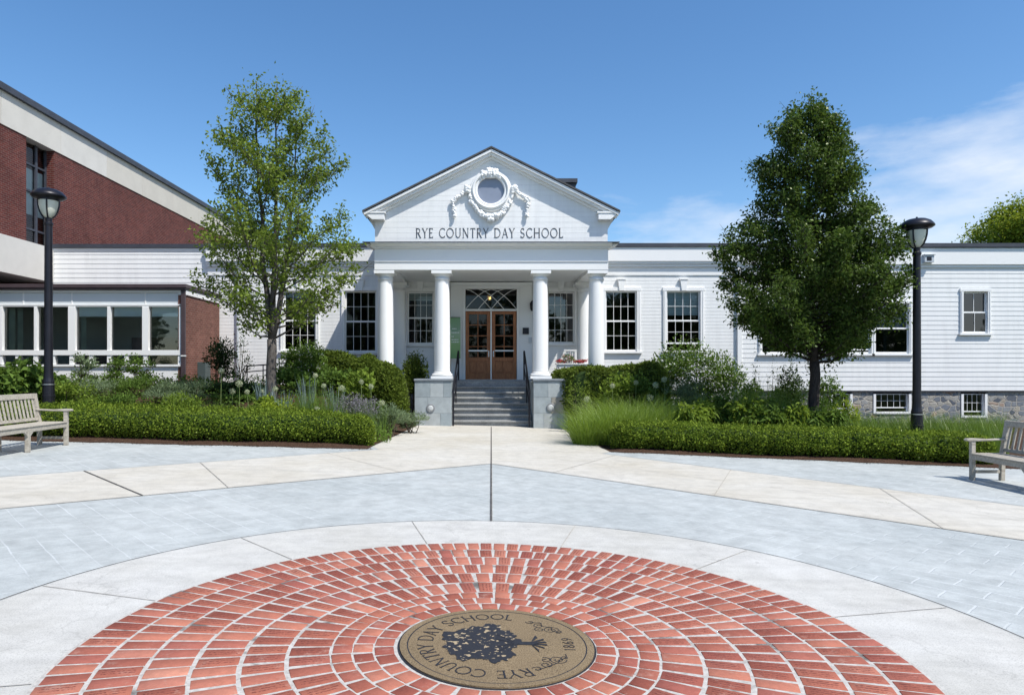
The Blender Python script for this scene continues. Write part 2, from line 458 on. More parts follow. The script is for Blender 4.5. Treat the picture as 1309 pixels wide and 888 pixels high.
def mat_paver():
    m, nt, b, _ = new_mat('engraved_red_brick')
    isl = island(nt)
    c = ramp(nt, isl, [(0, (.27, .085, .060)), (.3, (.36, .125, .085)), (.6, (.43, .165, .11)), (.85, (.32, .10, .075)), (1, (.48, .21, .145))])
    v = coord(nt)
    c = mix(nt, .45, c, ramp(nt, noise(nt, v, 22, 6, .7), [(.3, .6), (.62, 1.1)]), 'MULTIPLY')
    c = mix(nt, .35, c, ramp(nt, noise(nt, v, 2.2, 4, .6), [(.3, .7), (.65, 1.1)]), 'MULTIPLY')
    c = mix(nt, mth(nt, 'MULTIPLY', mth(nt, 'LESS_THAN', mth(nt, 'FRACT', mth(nt, 'MULTIPLY', isl, 13.7)), .6), .75), c, (.80, .70, .68), 'MULTIPLY')
    # dusty, worn patches
    du = ramp(nt, noise(nt, v, 9, 7, .75), [(.56, 0.0), (.75, .55)])
    c = mix(nt, du, c, (.47, .33, .27))
    # engraved lines, too worn to read
    uv = nt.nodes.new('ShaderNodeTexCoord').outputs['UV']
    sp = nt.nodes.new('ShaderNodeSeparateXYZ'); nt.links.new(uv, sp.inputs[0])
    vv = mth(nt, 'MULTIPLY', sp.outputs['Y'], 3.6)
    fr = mth(nt, 'FRACT', vv)
    line = mth(nt, 'MULTIPLY', mth(nt, 'GREATER_THAN', fr, .28), mth(nt, 'LESS_THAN', fr, .74))
    inx = mth(nt, 'MULTIPLY', mth(nt, 'GREATER_THAN', sp.outputs['X'], .10), mth(nt, 'LESS_THAN', sp.outputs['X'], .88))
    iny = mth(nt, 'MULTIPLY', mth(nt, 'GREATER_THAN', sp.outputs['Y'], .12), mth(nt, 'LESS_THAN', sp.outputs['Y'], .84))
    mpp = nt.nodes.new('ShaderNodeCombineXYZ')
    nt.links.new(mth(nt, 'MULTIPLY', sp.outputs['X'], 17), mpp.inputs[0]); nt.links.new(mth(nt, 'MULTIPLY', vv, 4.2), mpp.inputs[1])
    nt.links.new(mth(nt, 'MULTIPLY', isl, 97), mpp.inputs[2])
    marks = mth(nt, 'GREATER_THAN', noise(nt, mpp.outputs[0], 1.0, 2, .5), .49)
    has = mth(nt, 'LESS_THAN', mth(nt, 'FRACT', mth(nt, 'MULTIPLY', isl, 13.7)), .6)
    mk = mth(nt, 'MULTIPLY', mth(nt, 'MULTIPLY', mth(nt, 'MULTIPLY', line, inx), mth(nt, 'MULTIPLY', iny, marks)), mth(nt, 'MULTIPLY', has, .85))
    c = mix(nt, mk, c, (.13, .035, .028))
    nt.links.new(c, b.inputs['Base Color']); b.inputs['Roughness'].default_value = .8; b.inputs['Specular IOR Level'].default_value = .25
    bump(nt, b, mth(nt, 'SUBTRACT', noise(nt, v, 60, 5, .7), mth(nt, 'MULTIPLY', mk, .6)), .4, .006)
    return m
M['paver'] = mat_paver()
def mat_mortar():
    m, nt, b, _ = new_mat('pale_mortar')
    v = coord(nt)
    c = ramp(nt, noise(nt, v, 30, 6, .7), [(.3, (.30, .285, .26)), (.6, (.50, .48, .45))])
    gap = ramp(nt, noise(nt, v, 3.2, 5, .6), [(.57, 1.0), (.66, .28)])
    c = mix(nt, 1.0, c, gap, 'MULTIPLY')
    nt.links.new(c, b.inputs['Base Color']); b.inputs['Roughness'].default_value = .9
    bump(nt, b, noise(nt, v, 70, 5, .7), .5, .006); return m
M['mortar'] = mat_mortar()
def mat_bronze():
    m, nt, b, _ = new_mat('weathered_bronze')
    v = coord(nt)
    c = ramp(nt, noise(nt, v, 160, 3, .7), [(.32, (.085, .060, .032)), (.5, (.25, .178, .095)), (.7, (.36, .275, .16))])
    c = mix(nt, .4, c, ramp(nt, noise(nt, v, 3, 5), [(.3, .7), (.7, 1.15)]), 'MULTIPLY')
    c = mix(nt, ramp(nt, noise(nt, v, 7, 8, .8), [(.62, 0.0), (.74, .5)]), c, (.48, .43, .35))
    nt.links.new(c, b.inputs['Base Color']); b.inputs['Roughness'].default_value = .6; b.inputs['Metallic'].default_value = .25
    bump(nt, b, noise(nt, v, 160, 3), .35, .003); return m
M['bronze'] = mat_bronze()
M['inlay'] = plain('dark_inlay', (.018, .018, .022), .6, .3, 60)
def mat_crown_inlay():
    m, nt, b, _ = new_mat('leafy_inlay')
    v = coord(nt)
    wv = nt.nodes.new('ShaderNodeVectorMath'); wv.operation = 'MULTIPLY_ADD'
    nn = nt.nodes.new('ShaderNodeTexNoise'); nn.inputs['Scale'].default_value = 22; nn.inputs['Detail'].default_value = 2
    nt.links.new(v, nn.inputs['Vector']); nt.links.new(nn.outputs['Color'], wv.inputs[0]); wv.inputs[1].default_value = (.03, .03, 0); nt.links.new(v, wv.inputs[2])
    f = noise(nt, wv.outputs[0], 34, 2, .5)
    k = ramp(nt, f, [(.60, 0.0), (.63, 1.0)])
    c = mix(nt, k, (.018, .018, .022), (.36, .28, .17))
    nt.links.new(c, b.inputs['Base Color']); b.inputs['Roughness'].default_value = .6; return m
M['crown_inlay'] = mat_crown_inlay()
def mat_wood(name, c0, c1, sc=(1, 1, 1), rough=.6, spec=.35):
    m, nt, b, _ = new_mat(name)
    v = coord(nt, 'Object', sc)
    f = noise(nt, v, 6, 6, .65); g = noise(nt, coord(nt), 4, 4)
    c = ramp(nt, f, [(.3, c0), (.68, c1)])
    c = mix(nt, .35, c, ramp(nt, g, [(.3, .6), (.7, 1.1)]), 'MULTIPLY')
    nt.links.new(c, b.inputs['Base Color']); b.inputs['Roughness'].default_value = rough; b.inputs['Specular IOR Level'].default_value = spec
    bump(nt, b, f, .25, .004); return m
M['teak'] = mat_wood('weathered_teak', (.28, .255, .215), (.51, .475, .41), (6, 1, 6), .85, .15)
M['door_wood'] = mat_wood('varnished_oak_door', (.225, .078, .028), (.40, .165, .062), (7, 7, .8), .4)
M['bark'] = mat_wood('grey_bark', (.05, .043, .038), (.15, .135, .125), (9, 9, 2), .95, .1)
M['bark_dark'] = mat_wood('dark_bark', (.022, .019, .018), (.065, .055, .05), (9, 9, 2), .95, .1)
M['twig'] = plain('twig_bark', (.07, .05, .035), .9, .3)

def mat_glass(name, tint=(.74, .80, .80), ior=1.5, extra=0.0):
    m = bpy.data.materials.new(name); m.use_nodes = True
    nt = m.node_tree; nt.nodes.clear()
    out = nt.nodes.new('ShaderNodeOutputMaterial')
    tr = nt.nodes.new('ShaderNodeBsdfTransparent'); tr.inputs[0].default_value = (*tint, 1)
    gl = nt.nodes.new('ShaderNodeBsdfGlossy'); gl.inputs['Roughness'].default_value = .02
    wob = nt.nodes.new('ShaderNodeBump'); wob.inputs['Strength'].default_value = .06; wob.inputs['Distance'].default_value = .02
    nt.links.new(noise(nt, coord(nt), 1.6, 2), wob.inputs['Height']); nt.links.new(wob.outputs[0], gl.inputs['Normal'])
    fr = nt.nodes.new('ShaderNodeFresnel'); fr.inputs[0].default_value = ior
    ms = nt.nodes.new('ShaderNodeMixShader')
    fac = mth(nt, 'ADD', fr.outputs[0], extra, True) if extra else fr.outputs[0]
    nt.links.new(fac, ms.inputs[0]); nt.links.new(tr.outputs[0], ms.inputs[1]); nt.links.new(gl.outputs[0], ms.inputs[2])
    nt.links.new(ms.outputs[0], out.inputs[0]); return m
M['glass'] = mat_glass('window_glass')
M['glass_tinted'] = mat_glass('tinted_window_glass', (.35, .42, .48), 1.5, .07)
M['glass_annex'] = mat_glass('annex_window_glass', (.84, .89, .87), 1.5, .09)
M['interior_annex'] = plain('annex_interior', (.34, .37, .33), .9, .2, .6)
M['glass_round'] = mat_glass('round_window_glass', (.3, .34, .4), 1.6, .25)

def mat_leaf(name, dark, light, trans=.35, gloss=.10, hue=None):
    """leaf blades: colour differs leaf to leaf, light passes through"""
    m = bpy.data.materials.new(name); m.use_nodes = True
    nt = m.node_tree; nt.nodes.clear()
    out = nt.nodes.new('ShaderNodeOutputMaterial')
    c = ramp(nt, island(nt), [(0, dark), (.75, light), (1, tuple(min(1, x*1.35) for x in light))])
    c = mix(nt, .45, c, ramp(nt, noise(nt, coord(nt), 1.3, 3), [(.3, .6), (.7, 1.25)]), 'MULTIPLY')
    d = nt.nodes.new('ShaderNodeBsdfDiffuse'); nt.links.new(c, d.inputs[0])
    t = nt.nodes.new('ShaderNodeBsdfTranslucent')
    nt.links.new(mix(nt, .5, c, (light[0]*1.5, light[1]*1.5, light[2]*.7)), t.inputs[0])
    g = nt.nodes.new('ShaderNodeBsdfGlossy'); g.inputs['Roughness'].default_value = .5; g.inputs[0].default_value = (.7, .75, .55, 1)
    a = nt.nodes.new('ShaderNodeMixShader'); a.inputs[0].default_value = trans
    nt.links.new(d.outputs[0], a.inputs[1]); nt.links.new(t.outputs[0], a.inputs[2])
    fr = nt.nodes.new('ShaderNodeFresnel'); fr.inputs[0].default_value = 1.4
    e = nt.nodes.new('ShaderNodeMixShader'); nt.links.new(mth(nt, 'MULTIPLY', fr.outputs[0], gloss*1.8, True), e.inputs[0])
    nt.links.new(a.outputs[0], e.inputs[1]); nt.links.new(g.outputs[0], e.inputs[2])
    nt.links.new(e.outputs[0], out.inputs[0]); return m
L = {}
L['pale_tree'] = mat_leaf('pale_tree_leaf', (.075, .122, .018), (.19, .255, .042), .42)
L['dark_tree'] = mat_leaf('dark_tree_leaf', (.026, .055, .011), (.082, .130, .025), .38)
L['far_tree'] = mat_leaf('far_tree_leaf', (.10, .14, .015), (.24, .29, .035), .42)
L['box'] = mat_leaf('boxwood_leaf', (.052, .10, .011), (.185, .25, .032), .32)
L['yew'] = mat_leaf('yew_needle', (.040, .070, .010), (.13, .175, .028), .28)
L['green'] = mat_leaf('garden_leaf', (.05, .095, .018), (.125, .20, .04), .35)
L['bright'] = mat_leaf('bright_leaf', (.085, .14, .02), (.20, .28, .045), .4)
L['lime'] = mat_leaf('lime_leaf', (.17, .24, .02), (.34, .42, .05), .4)
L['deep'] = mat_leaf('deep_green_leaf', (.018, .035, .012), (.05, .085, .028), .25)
L['sage'] = mat_leaf('sage_leaf', (.09, .13, .07), (.19, .25, .14), .3)
L['blue'] = mat_leaf('blue_grey_leaf', (.12, .17, .17), (.25, .32, .33), .25)
L['grass'] = mat_leaf('fountain_grass', (.10, .175, .022), (.245, .345, .06), .42)
L['grass2'] = mat_leaf('meadow_grass', (.07, .13, .02), (.16, .25, .045), .4)
L['whiteflower'] = mat_leaf('white_petal', (.62, .64, .58), (.78, .79, .74), .3)
L['mauve'] = mat_leaf('mauve_petal', (.17, .16, .20), (.28, .26, .31), .3)
L['red'] = mat_leaf('red_petal', (.30, .02, .05), (.5, .06, .10), .3)
L['pink'] = mat_leaf('pink_petal', (.6, .3, .38), (.75, .5, .55), .3)
L['yellow'] = mat_leaf('yellow_petal', (.55, .42, .08), (.7, .55, .15), .3)
L['allium'] = mat_leaf('allium_floret', (.33, .38, .25), (.55, .58, .42), .3)
L['stem'] = mat_leaf('flower_stem', (.14, .20, .07), (.24, .31, .12), .2)

# ================================================================== GROUND
def sheet(name, polys, dz, mat, kind='structure'):
    mb = MB()
    for p in polys:
        a = sum(p[i][0]*p[(i+1) % len(p)][1]-p[(i+1) % len(p)][0]*p[i][1] for i in range(len(p)))
        if a < 0: p = p[::-1]
        mb.face(*[(x, y, gz(x)+dz) for x, y in p])
    o = mb.build(name, mat)
    return tag(o, kind=kind) if kind else o
def annulus(r0, r1, c, n=128, a0=0, a1=2*math.pi):
    out = []
    for i in range(n):
        a, b = a0+(a1-a0)*i/n, a0+(a1-a0)*(i+1)/n
        out.append([(c[0]+r0*math.cos(a), c[1]+r0*math.sin(a)), (c[0]+r1*math.cos(a), c[1]+r1*math.sin(a)),
                    (c[0]+r1*math.cos(b), c[1]+r1*math.sin(b)), (c[0]+r0*math.cos(b), c[1]+r0*math.sin(b))])
    return out

mb = MB()
for x0, x1 in ((-600, -14), (-14, 14), (14, 600)):
    mb.face((x0, -600, gz(x0)-.05), (x1, -600, gz(x1)-.05), (x1, 900, gz(x1)-.05), (x0, 900, gz(x0)-.05))
tag(mb.build('ground', M['lawn']), kind='structure')
sheet('plaza_paving', [[(-14, -9), (14, -9), (14, 14.5), (-14, 14.5)], [(-2.6, 14.5), (2.6, 14.5), (2.6, 20.4), (-2.6, 20.4)]], .004, M['stamped'])
PC = (0.025, 3.84)                                   # centre of the brick circle
walk_polys = [[(0, 11.6), (2.19, 13.5), (2.5, 13.95), (2.1, 19.95), (-2.1, 19.95), (-2.4, 13.7), (-2.19, 13.3)],
              [(0, 11.6), (-2.19, 13.3), (-14, 1.85), (-14, -.58)],
              [(0, 11.6), (14, -1.0), (14, 1.35), (2.19, 13.5)]]
sheet('concrete_walk', walk_polys, .008, M['concrete'])
sheet('concrete_ring', annulus(2.29, 3.23, PC), .012, M['ring_concrete'])
def strip(p, q, w):
    p, q = Vector(p), Vector(q); n = (q-p).normalized(); n = Vector((-n.y, n.x))*w/2
    return [tuple(p-n), tuple(q-n), tuple(q+n), tuple(p+n)]
jd = [strip((0, 7.07), (0, 19.6), .022)]
jd += annulus(3.23, 3.246, PC)
jd += [strip((-5.85, 9.75), (-4.12, 8.02), .022)]                       # wide dark expansion joint, west walk
jd += [strip((0.0, 11.6), (-14, -.58), .010), strip((0, 11.6), (14, -1.0), .010),
       strip((-2.19, 13.3), (-14, 1.85), .014), strip((2.19, 13.5), (14, 1.35), .014)]
sheet('expansion_joint', jd, .0155, plain('joint_filler', (.09, .085, .078), .9, .5, 9))
jl = []
def along(p, q, t): return (p[0]+(q[0]-p[0])*t, p[1]+(q[1]-p[1])*t)
for t in (.10, .24, .42, .62, .80):
    jl.append(strip(along((0, 11.6), (-14, -.58), t), along((-2.19, 13.3), (-14, 1.85), max(0, t-.03)), .009))
for t in (.07, .21, .345, .50, .66, .82):
    jl.append(strip(along((0, 11.6), (14, -1.0), t), along((2.19, 13.5), (14, 1.35), max(0, t-.05)), .010))
jl.append(strip(along((0, 11.6), (2.19, 13.5), .5), (14, .17), .007))
jl += [strip((-2.3, 15.3), (2.4, 15.3), .009), strip((-2.2, 17.4), (2.2, 17.4), .009), strip((-2.25, 13.55), (2.3, 13.65), .009)]
for k in range(12):
    a = R(15+30*k)
    jl.append(strip((PC[0]+2.30*math.cos(a), PC[1]+2.30*math.sin(a)), (PC[0]+3.22*math.cos(a), PC[1]+3.22*math.sin(a)), .007))
sheet('tooled_joint', jl, .0165, plain('tooled_joint_shadow', (.33, .31, .275), .9, .4, 9))
sheet('mortar_bed', annulus(.50, 2.285, PC), .0190, M['mortar'])

# the engraved bricks of the circle: one paving of many pieces
def brick_circle():
    V, Fc, UV = [], [], []
    rings = [(.567+.116*i, .104, .110) for i in range(3)] + [(.917+.2283*i, .207, .109) for i in range(6)]
    rg = random.Random(5)
    for (r0, ln, w) in rings:
        n = int(2*math.pi*(r0+.012)/w); off = rg.random()*6.28
        for k in range(n):
            a = off + 2*math.pi*k/n + rg.uniform(-.004, .004)/r0
            ir = r0 + rg.uniform(-.004, .004); wd = w*.89*rg.uniform(.96, 1.0) if ln > .15 else (2*math.pi*(r0+.01)/n)*.9
            dirv = np.array((math.cos(a), math.sin(a))); tan = np.array((-dirv[1], dirv[0]))
            tw = rg.uniform(-.018, .018)
            d2 = dirv*math.cos(tw)+tan*math.sin(tw); t2 = -dirv*math.sin(tw)+tan*math.cos(tw)
            c0 = np.array(PC)+dirv*(ir)
            h = .0230+rg.uniform(-.0012, .0016); ch = .004
            b = len(V)
            tl1, tl2 = rg.uniform(-.007, .007), rg.uniform(-.007, .007)
            for (e, zz) in ((0, .010), (0, h-ch), (ch, h)):
                for (u, v) in ((0, -.5), (1, -.5), (1, .5), (0, .5)):
                    uu = u*(ln) + (e if u == 0 else -e); v2 = v*wd*(1+(u-.35)*ln/(r0+.1)*.40) + (e if v < 0 else -e)
                    p = c0 + d2*uu + t2*v2
                    V.append((p[0], p[1], gz(p[0])+zz + (tl1*(u-.5)*ln+tl2*v*wd if zz > .011 else 0)))
            for L0 in (0, 4):
                for i in range(4):
                    j = (i+1) % 4
                    Fc.append((b+L0+i, b+L0+j, b+L0+4+j, b+L0+4+i)); UV += [(0, 0)]*4
            Fc.append((b+8, b+9, b+10, b+11))
            # the inscriptions read from outside the circle's left or from the centre
            UV += [(0, 0), (1, 0), (1, 1), (0, 1)] if ln > .15 else [(0, 0)]*4
    me = np_mesh('brick_circle', np.array(V), np.array(Fc), np.array(UV))
    return tag(link_mesh('brick_circle', me, M['paver']), kind='structure')
brick_circle()

# ------------------------------------------------------------------ garden beds
def sstep(t): t = min(max(t, 0), 1); return t*t*(3-2*t)
def hsh(x, y): return .5*math.sin(1.7*x+.6*y)+.3*math.sin(2.9*y-1.1*x+2)+.2*math.sin(5.3*x+4.1*y)
def path_edge(y, side): 
    if y < 13.9: return side*2.42
    return side*(2.42-.33*(y-13.9)/5.7)
def bed_front(x): return (13.32 if x < 0 else 13.86-(x-2.4)*.165)+.03*math.sin(2.3*x)+.025*math.sin(5.9*x+1)+.015*math.sin(13*x)
def bedz(x, y):
    side = -1 if x < 0 else 1
    rise = .95 if side < 0 else .16
    e = sstep((abs(x)-abs(path_edge(y, side)))/2.6)
    f = sstep((y-bed_front(x))/5.2)
    edge = sstep((y-bed_front(x))/.35)*sstep((abs(x)-abs(path_edge(y, side)))/.35)
    return gz(x)+.010+rise*e*f+edge*(.03+.02*hsh(x, y))
def garden_bed(name, side):
    nx, ny = 90, 70
    V = []
    for j in range(ny+1):
        for i in range(nx+1):
            u, v = i/nx, j/ny
            v = v**1.5
            xo = side*16.0 if side < 0 else 19.0
            y = 13.32+v*9.6 if side < 0 else 13.9+v*9.1
            xi = path_edge(min(y, 19.6), side)
            x = xi+(xo-xi)*u**1.2
            y = bed_front(x)+(23-bed_front(x))*v
            V.append((x, y, bedz(x, y)))
    Fc = []
    for j in range(ny):
        for i in range(nx):
            a = j*(nx+1)+i; q = (a, a+1, a+nx+2, a+nx+1)
            Fc.append(q if side > 0 else q[::-1])
    o = link_mesh(name, np_mesh(name, np.array(V), np.array(Fc)), M['mulch'], smooth=True)
    tag(o, kind='structure')
garden_bed('garden_bed', -1)
garden_bed('garden_bed', 1)

# ================================================================== BUILDINGS
WY = 23.0                                          # the long white wall
def siding(mb, x0, x1, z0, z1, y, course, openings=(), slant=.022):
    """clapboards facing the plaza, cut round the openings [(x0,x1,z0,z1)]"""
    cuts = {z0, z1}
    k = 0
    while z0+k*course < z1: cuts.add(z0+k*course); k += 1
    for o in openings: cuts |= {min(max(o[2], z0), z1), min(max(o[3], z0), z1)}
    cuts = sorted(cuts); cl = [c for i, c in enumerate(cuts) if i == 0 or c-cuts[i-1] > 1e-4]
    def yo(z, lower):
        t = ((z-z0)/course) % 1.0
        if lower and t > .999: t = 0.0
        if not lower and t < .001: t = 1.0
        return y - slant*(1-t)
    for a, b in zip(cl[:-1], cl[1:]):
        ivs = [(x0, x1)]
        for o in openings:
            if o[2] < (a+b)/2 < o[3]:
                nv = []
                for (p, q) in ivs:
                    if o[1] <= p or o[0] >= q: nv.append((p, q)); continue
                    if o[0] > p: nv.append((p, o[0]))
                    if o[1] < q: nv.append((o[1], q))
                ivs = nv
        ya, yb = yo(a, True), yo(b, False)
        lip = abs(((a-z0)/course) % 1.0) < .001 or ((a-z0)/course) % 1.0 > .999
        for (p, q) in ivs:
            mb.face((p, ya, a), (q, ya, a), (q, yb, b), (p, yb, b))
            if lip: mb.face((p, y+.004, a), (q, y+.004, a), (q, ya, a), (p, ya, a))
    return mb

def bar_grid(mb, x0, x1, z0, z1, cols, rows, y, d, w):
    for i in range(1, cols):
        x = x0+(x1-x0)*i/cols; mb.box(x-w/2, x+w/2, y, y+d, z0, z1)
    for j in range(1, rows):
        z = z0+(z1-z0)*j/rows; mb.box(x0, x1, y+.002, y+d-.002, z-w/2, z+w/2)

def window(parent, x0, x1, z0, z1, y, cols=4, up=2, low=2, casing=.12, sill=True, key=True, split=.5, blind=0, raised=0, shade=None, glass='glass', bars=True, e=.042):
    """double-hung sash window: x0..x1, z0..z1 is the opening"""
    cx = (x0+x1)/2
    f = MB(); c = casing
    f.box(x0-c, x0, y-.055, y+.12, z0, z1); f.box(x1, x1+c, y-.055, y+.12, z0, z1)
    f.box(x0-c-.02, x1+c+.02, y-.062, y+.12, z1, z1+c)
    f.box(x0-c+.03, x0-c+.05, y-.068, y-.054, z0+.01, z1-.01); f.box(x1+c-.05, x1+c-.03, y-.068, y-.054, z0+.01, z1-.01)
    win = f.build('window', M['white'], parent, bevel=.006)
    org = ORG[win.name]
    zm = z0+(z1-z0)*split
    s = MB()
    def sash(za, zb, yy, rows):
        s.box(x0+.004, x0+e, yy, yy+.04, za, zb); s.box(x1-e, x1-.004, yy, yy+.04, za, zb)
        s.box(x0+e, x1-e, yy+.001, yy+.039, zb-e, zb); s.box(x0+e, x1-e, yy+.001, yy+.039, za, za+e+.012)
        if bars: bar_grid(s, x0+e, x1-e, za+e+.012, zb-e, cols, rows, yy+.004, .03, .013)
    sash(zm-.02, z1-.004, y+.050, up)
    sash(z0+raised+.004, zm+.02+raised*.0, y+.005, low)
    so = s.build('sash', M['white'], win)
    p = MB()
    p.face((x0+.01, y+.075, zm), (x1-.01, y+.075, zm), (x1-.01, y+.075, z1-.01), (x0+.01, y+.075, z1-.01))
    p.build('pane', M[glass], win)
    p = MB()
    p.face((x0+.01, y+.03, z0+raised+.01), (x1-.01, y+.03, z0+raised+.01), (x1-.01, y+.03, zm), (x0+.01, y+.03, zm))
    p.build('pane', M[glass], win)
    if sill:
        MB().box(x0-c-.05, x1+c+.05, y-.10, y+.10, z0-.07, z0-.001).build('sill', M['white'], win, bevel=.006)
    if key:
        k = MB(); zt = z1+c+.30
        k.prism([(cx-.075, z1+.004), (cx+.075, z1+.004), (cx+.125, zt-.05), (cx-.125, zt-.05)], y-.10, y-.063, 'y')
        k.box(cx-.15, cx+.15, y-.12, y-.02, zt-.05, zt)
        k.build('keystone', M['white'], win, bevel=.004)
    if blind:
        b = MB(); zb = z1-(z1-z0)*blind; n = int((z1-zb)/.05)
        for i in range(n):
            z = zb+(z1-zb)*i/n; b.face((x0+.03, y+.15, z), (x1-.03, y+.15, z), (x1-.03, y+.17, z+.047), (x0+.03, y+.17, z+.047))
        b.build('blind', M['blind'], win)
    return win

# ---------------------------------------------------------------- the white schoolhouse
school = thing('schoolhouse', (0, 21.5, 0), 'long white clapboard schoolhouse with columned portico, pediment and oak double doors', 'school building')
def zw(py): return PZ(py, WY)
def xw(px): return PX(px, WY)
SX = xw(945)                                       # corner board where the wider boards begin
# window openings in the long wall
op = {}
def opening(key, px0, px1, py0, py1): op[key] = (xw(px0), xw(px1), zw(py1), zw(py0)); return op[key]
for k, a in {'l1': (363, 404, 372, 448), 'l2': (441, 481, 372, 450), 'r1': (774, 814, 372, 449), 'r2': (852, 895, 372, 448),
             'p1': (521, 554, 373, 440), 'p2': (700, 734, 373, 439)}.items(): opening(k, *a)
door_x0, door_x1, door_z0, door_zt, tr_z1 = PX(595, 22.8), PX(660.5, 22.8), 1.335, PZ(397.5, 22.8), PZ(370, 22.8)
op['door'] = (door_x0-.02, door_x1+.02, 1.30, tr_z1+.02)
siding(MB(), -14.85, -9.25, .2, 5.78, WY, .158, [], .010).build('clapboard_wall', M['siding'], school)
lw = siding(MB(), -9.25, SX, .2, 5.70, WY, .115, list(op.values()), .004)
lw.build('clapboard_wall', M['siding'], school)
opR = {'w1': (xw(972), xw(1160), zw(452), zw(388)), 'w2': (xw(1229), xw(1260), zw(426), zw(373))}
RY = WY-.06
siding(MB(), SX+.02, 20.5, zw(499), 5.45, RY, .158, list(opR.values()), .010).build('clapboard_wall', M['siding'], school)
# foundation of rubble stone with basement lights
fz1 = zw(499.5)-.03
bo = [(xw(1064), xw(1086), zw(527), zw(502)), (xw(1119), xw(1161), zw(526), zw(502)), (xw(1231), xw(1258), zw(531), zw(502))]
fnd = MB(); cuts = sorted([SX+.02, 20.5]+[v for o in bo for v in (o[0]-.09, o[1]+.09)])
for i, (a, b) in enumerate(zip(cuts[:-1], cuts[1:])):
    if i % 2 == 0: fnd.box(a, b, WY-.02, WY+.4, -1.0, fz1)
    else:
        z0 = bo[i//2][2]-.08
        fnd.box(a, b, WY-.02, WY+.4, -1.0, z0)
fnd.build('stone_foundation', M['rubble'], school)
MB().box(SX+.02, 20.5, WY-.08, WY+.3, fz1, fz1+.028).build('water_table', M['dark_trim'], school)
for o in bo:
    x0, x1, z0, z1 = o[0], o[1], o[2], o[3]-.03
    f = MB(); f.box(x0-.085, x0, WY-.045, WY+.2, z0-.07, z1); f.box(x1, x1+.085, WY-.045, WY+.2, z0-.07, z1); f.box(x0, x1, WY-.06, WY+.2, z0-.075, z0-.001)
    bw_ = f.build('basement_window', M['white'], school, bevel=.005)
    g = MB(); e_ = .03
    g.box(x0+.002, x0+e_, WY+.06, WY+.10, z0, z1); g.box(x1-e_, x1-.002, WY+.06, WY+.10, z0, z1); g.box(x0+e_, x1-e_, WY+.061, WY+.099, z1-e_, z1); g.box(x0+e_, x1-e_, WY+.061, WY+.099, z0+.12, z0+.155)
    bar_grid(g, x0+e_, x1-e_, z0+.155, z1-e_, 5 if x1-x0 > .9 else 4, 2, WY+.07, .02, .011)
    g.build('sash', M['white'], bw_)
    g = MB(); g.face((x0+.01, WY+.08, z0), (x1-.01, WY+.08, z0), (x1-.01, WY+.08, z1), (x0+.01, WY+.08, z1)); g.build('pane', M['glass'], bw_)
# windows
window(school, *op['l1'], WY, cols=4, blind=.10)
window(school, *op['l2'], WY, cols=4)
window(school, *op['r1'], WY, cols=4, glass='glass_tinted')
window(school, *op['r2'], WY, cols=4, blind=.40, raised=.22)
window(school, *op['p1'], WY, cols=4, low=2, casing=.14, blind=.16)
window(school, *op['p2'], WY, cols=4, low=2, casing=.14, glass='glass_tinted')
w1 = opR['w1']; wm = (w1[1]-w1[0])
ww = window(school, w1[0], w1[0]+wm*.24, w1[2], w1[3], RY, bars=False, key=False, casing=.09)
ww = window(school, w1[0]+wm*.27, w1[0]+wm*.74, w1[2], w1[3], RY, bars=False, key=False, casing=.06, split=.08, blind=.3)
ww = window(school, w1[0]+wm*.77, w1[1], w1[2], w1[3], RY, bars=False, key=False, casing=.09, blind=.5, glass='glass_tinted')
window(school, *opR['w2'], RY, cols=2, up=1, low=1, key=False, casing=.10, glass='glass_tinted')
# eaves
e = MB()
e.box(-9.6, SX+.06, WY-.19, WY+.02, zw(335), zw(317.3))                 # boxed fascia
e.box(-9.6, SX+.06, WY-.15, WY+.02, zw(338), zw(335)-.003)
e.box(-9.6, SX+.06, WY-.10, WY+.02, zw(341.5), zw(338)-.003)
e.box(-9.6, SX+.02, WY-.035, WY+.02, zw(352), zw(341.5)-.003)           # frieze
e.build('eaves_cornice', M['white'], school, bevel=.006)
e = MB()
e.box(SX+.062, 20.5, RY-.10, WY+.02, zw(339), zw(318)); e.box(SX+.062, 20.5, RY-.055, WY+.02, zw(342.5), zw(339)-.003)
e.build('eaves_cornice', M['white'], school, bevel=.006)
e = MB()
e.box(-14.84, -9.62, WY-.03, WY+.02, zw(321), zw(317.5))
e.build('eaves_cornice', M['white'], school)
MB().box(SX-.09, SX+.055, RY-.045, WY+.02, .15, zw(342.5)-.003).build('corner_board', M['white'], school, bevel=.005)
MB().box(-9.6, 20.6, WY-.23, WY+11, zw(317.3)+.002, zw(312.3)).box(-14.84, -9.603, WY-.075, WY+11, zw(317.3)+.002, zw(312.3)).build('flat_roof', M['dark_trim'], school)
# back of the building, so that it is a closed box with rooms in it
b = MB()
b.box(-14.8, 20.5, 33.5, 33.8, -.6, 5.79); b.box(20.25, 20.5, WY+.42, 33.49, -.6, 5.79); b.box(-14.8, -14.6, WY+.05, 33.49, -.6, 5.79)
b.build('rear_wall', M['siding'], school)
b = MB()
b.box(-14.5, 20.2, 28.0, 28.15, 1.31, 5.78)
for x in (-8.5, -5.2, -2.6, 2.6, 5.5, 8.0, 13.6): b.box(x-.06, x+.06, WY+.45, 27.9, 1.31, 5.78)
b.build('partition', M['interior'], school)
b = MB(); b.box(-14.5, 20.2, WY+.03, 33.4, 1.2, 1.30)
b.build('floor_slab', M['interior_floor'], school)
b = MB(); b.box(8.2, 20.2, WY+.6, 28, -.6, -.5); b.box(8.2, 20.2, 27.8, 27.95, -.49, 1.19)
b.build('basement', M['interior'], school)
MB().box(-14.5, 20.2, WY+.05, 28, 4.85, 4.93).build('room_ceiling', M['interior'], school)

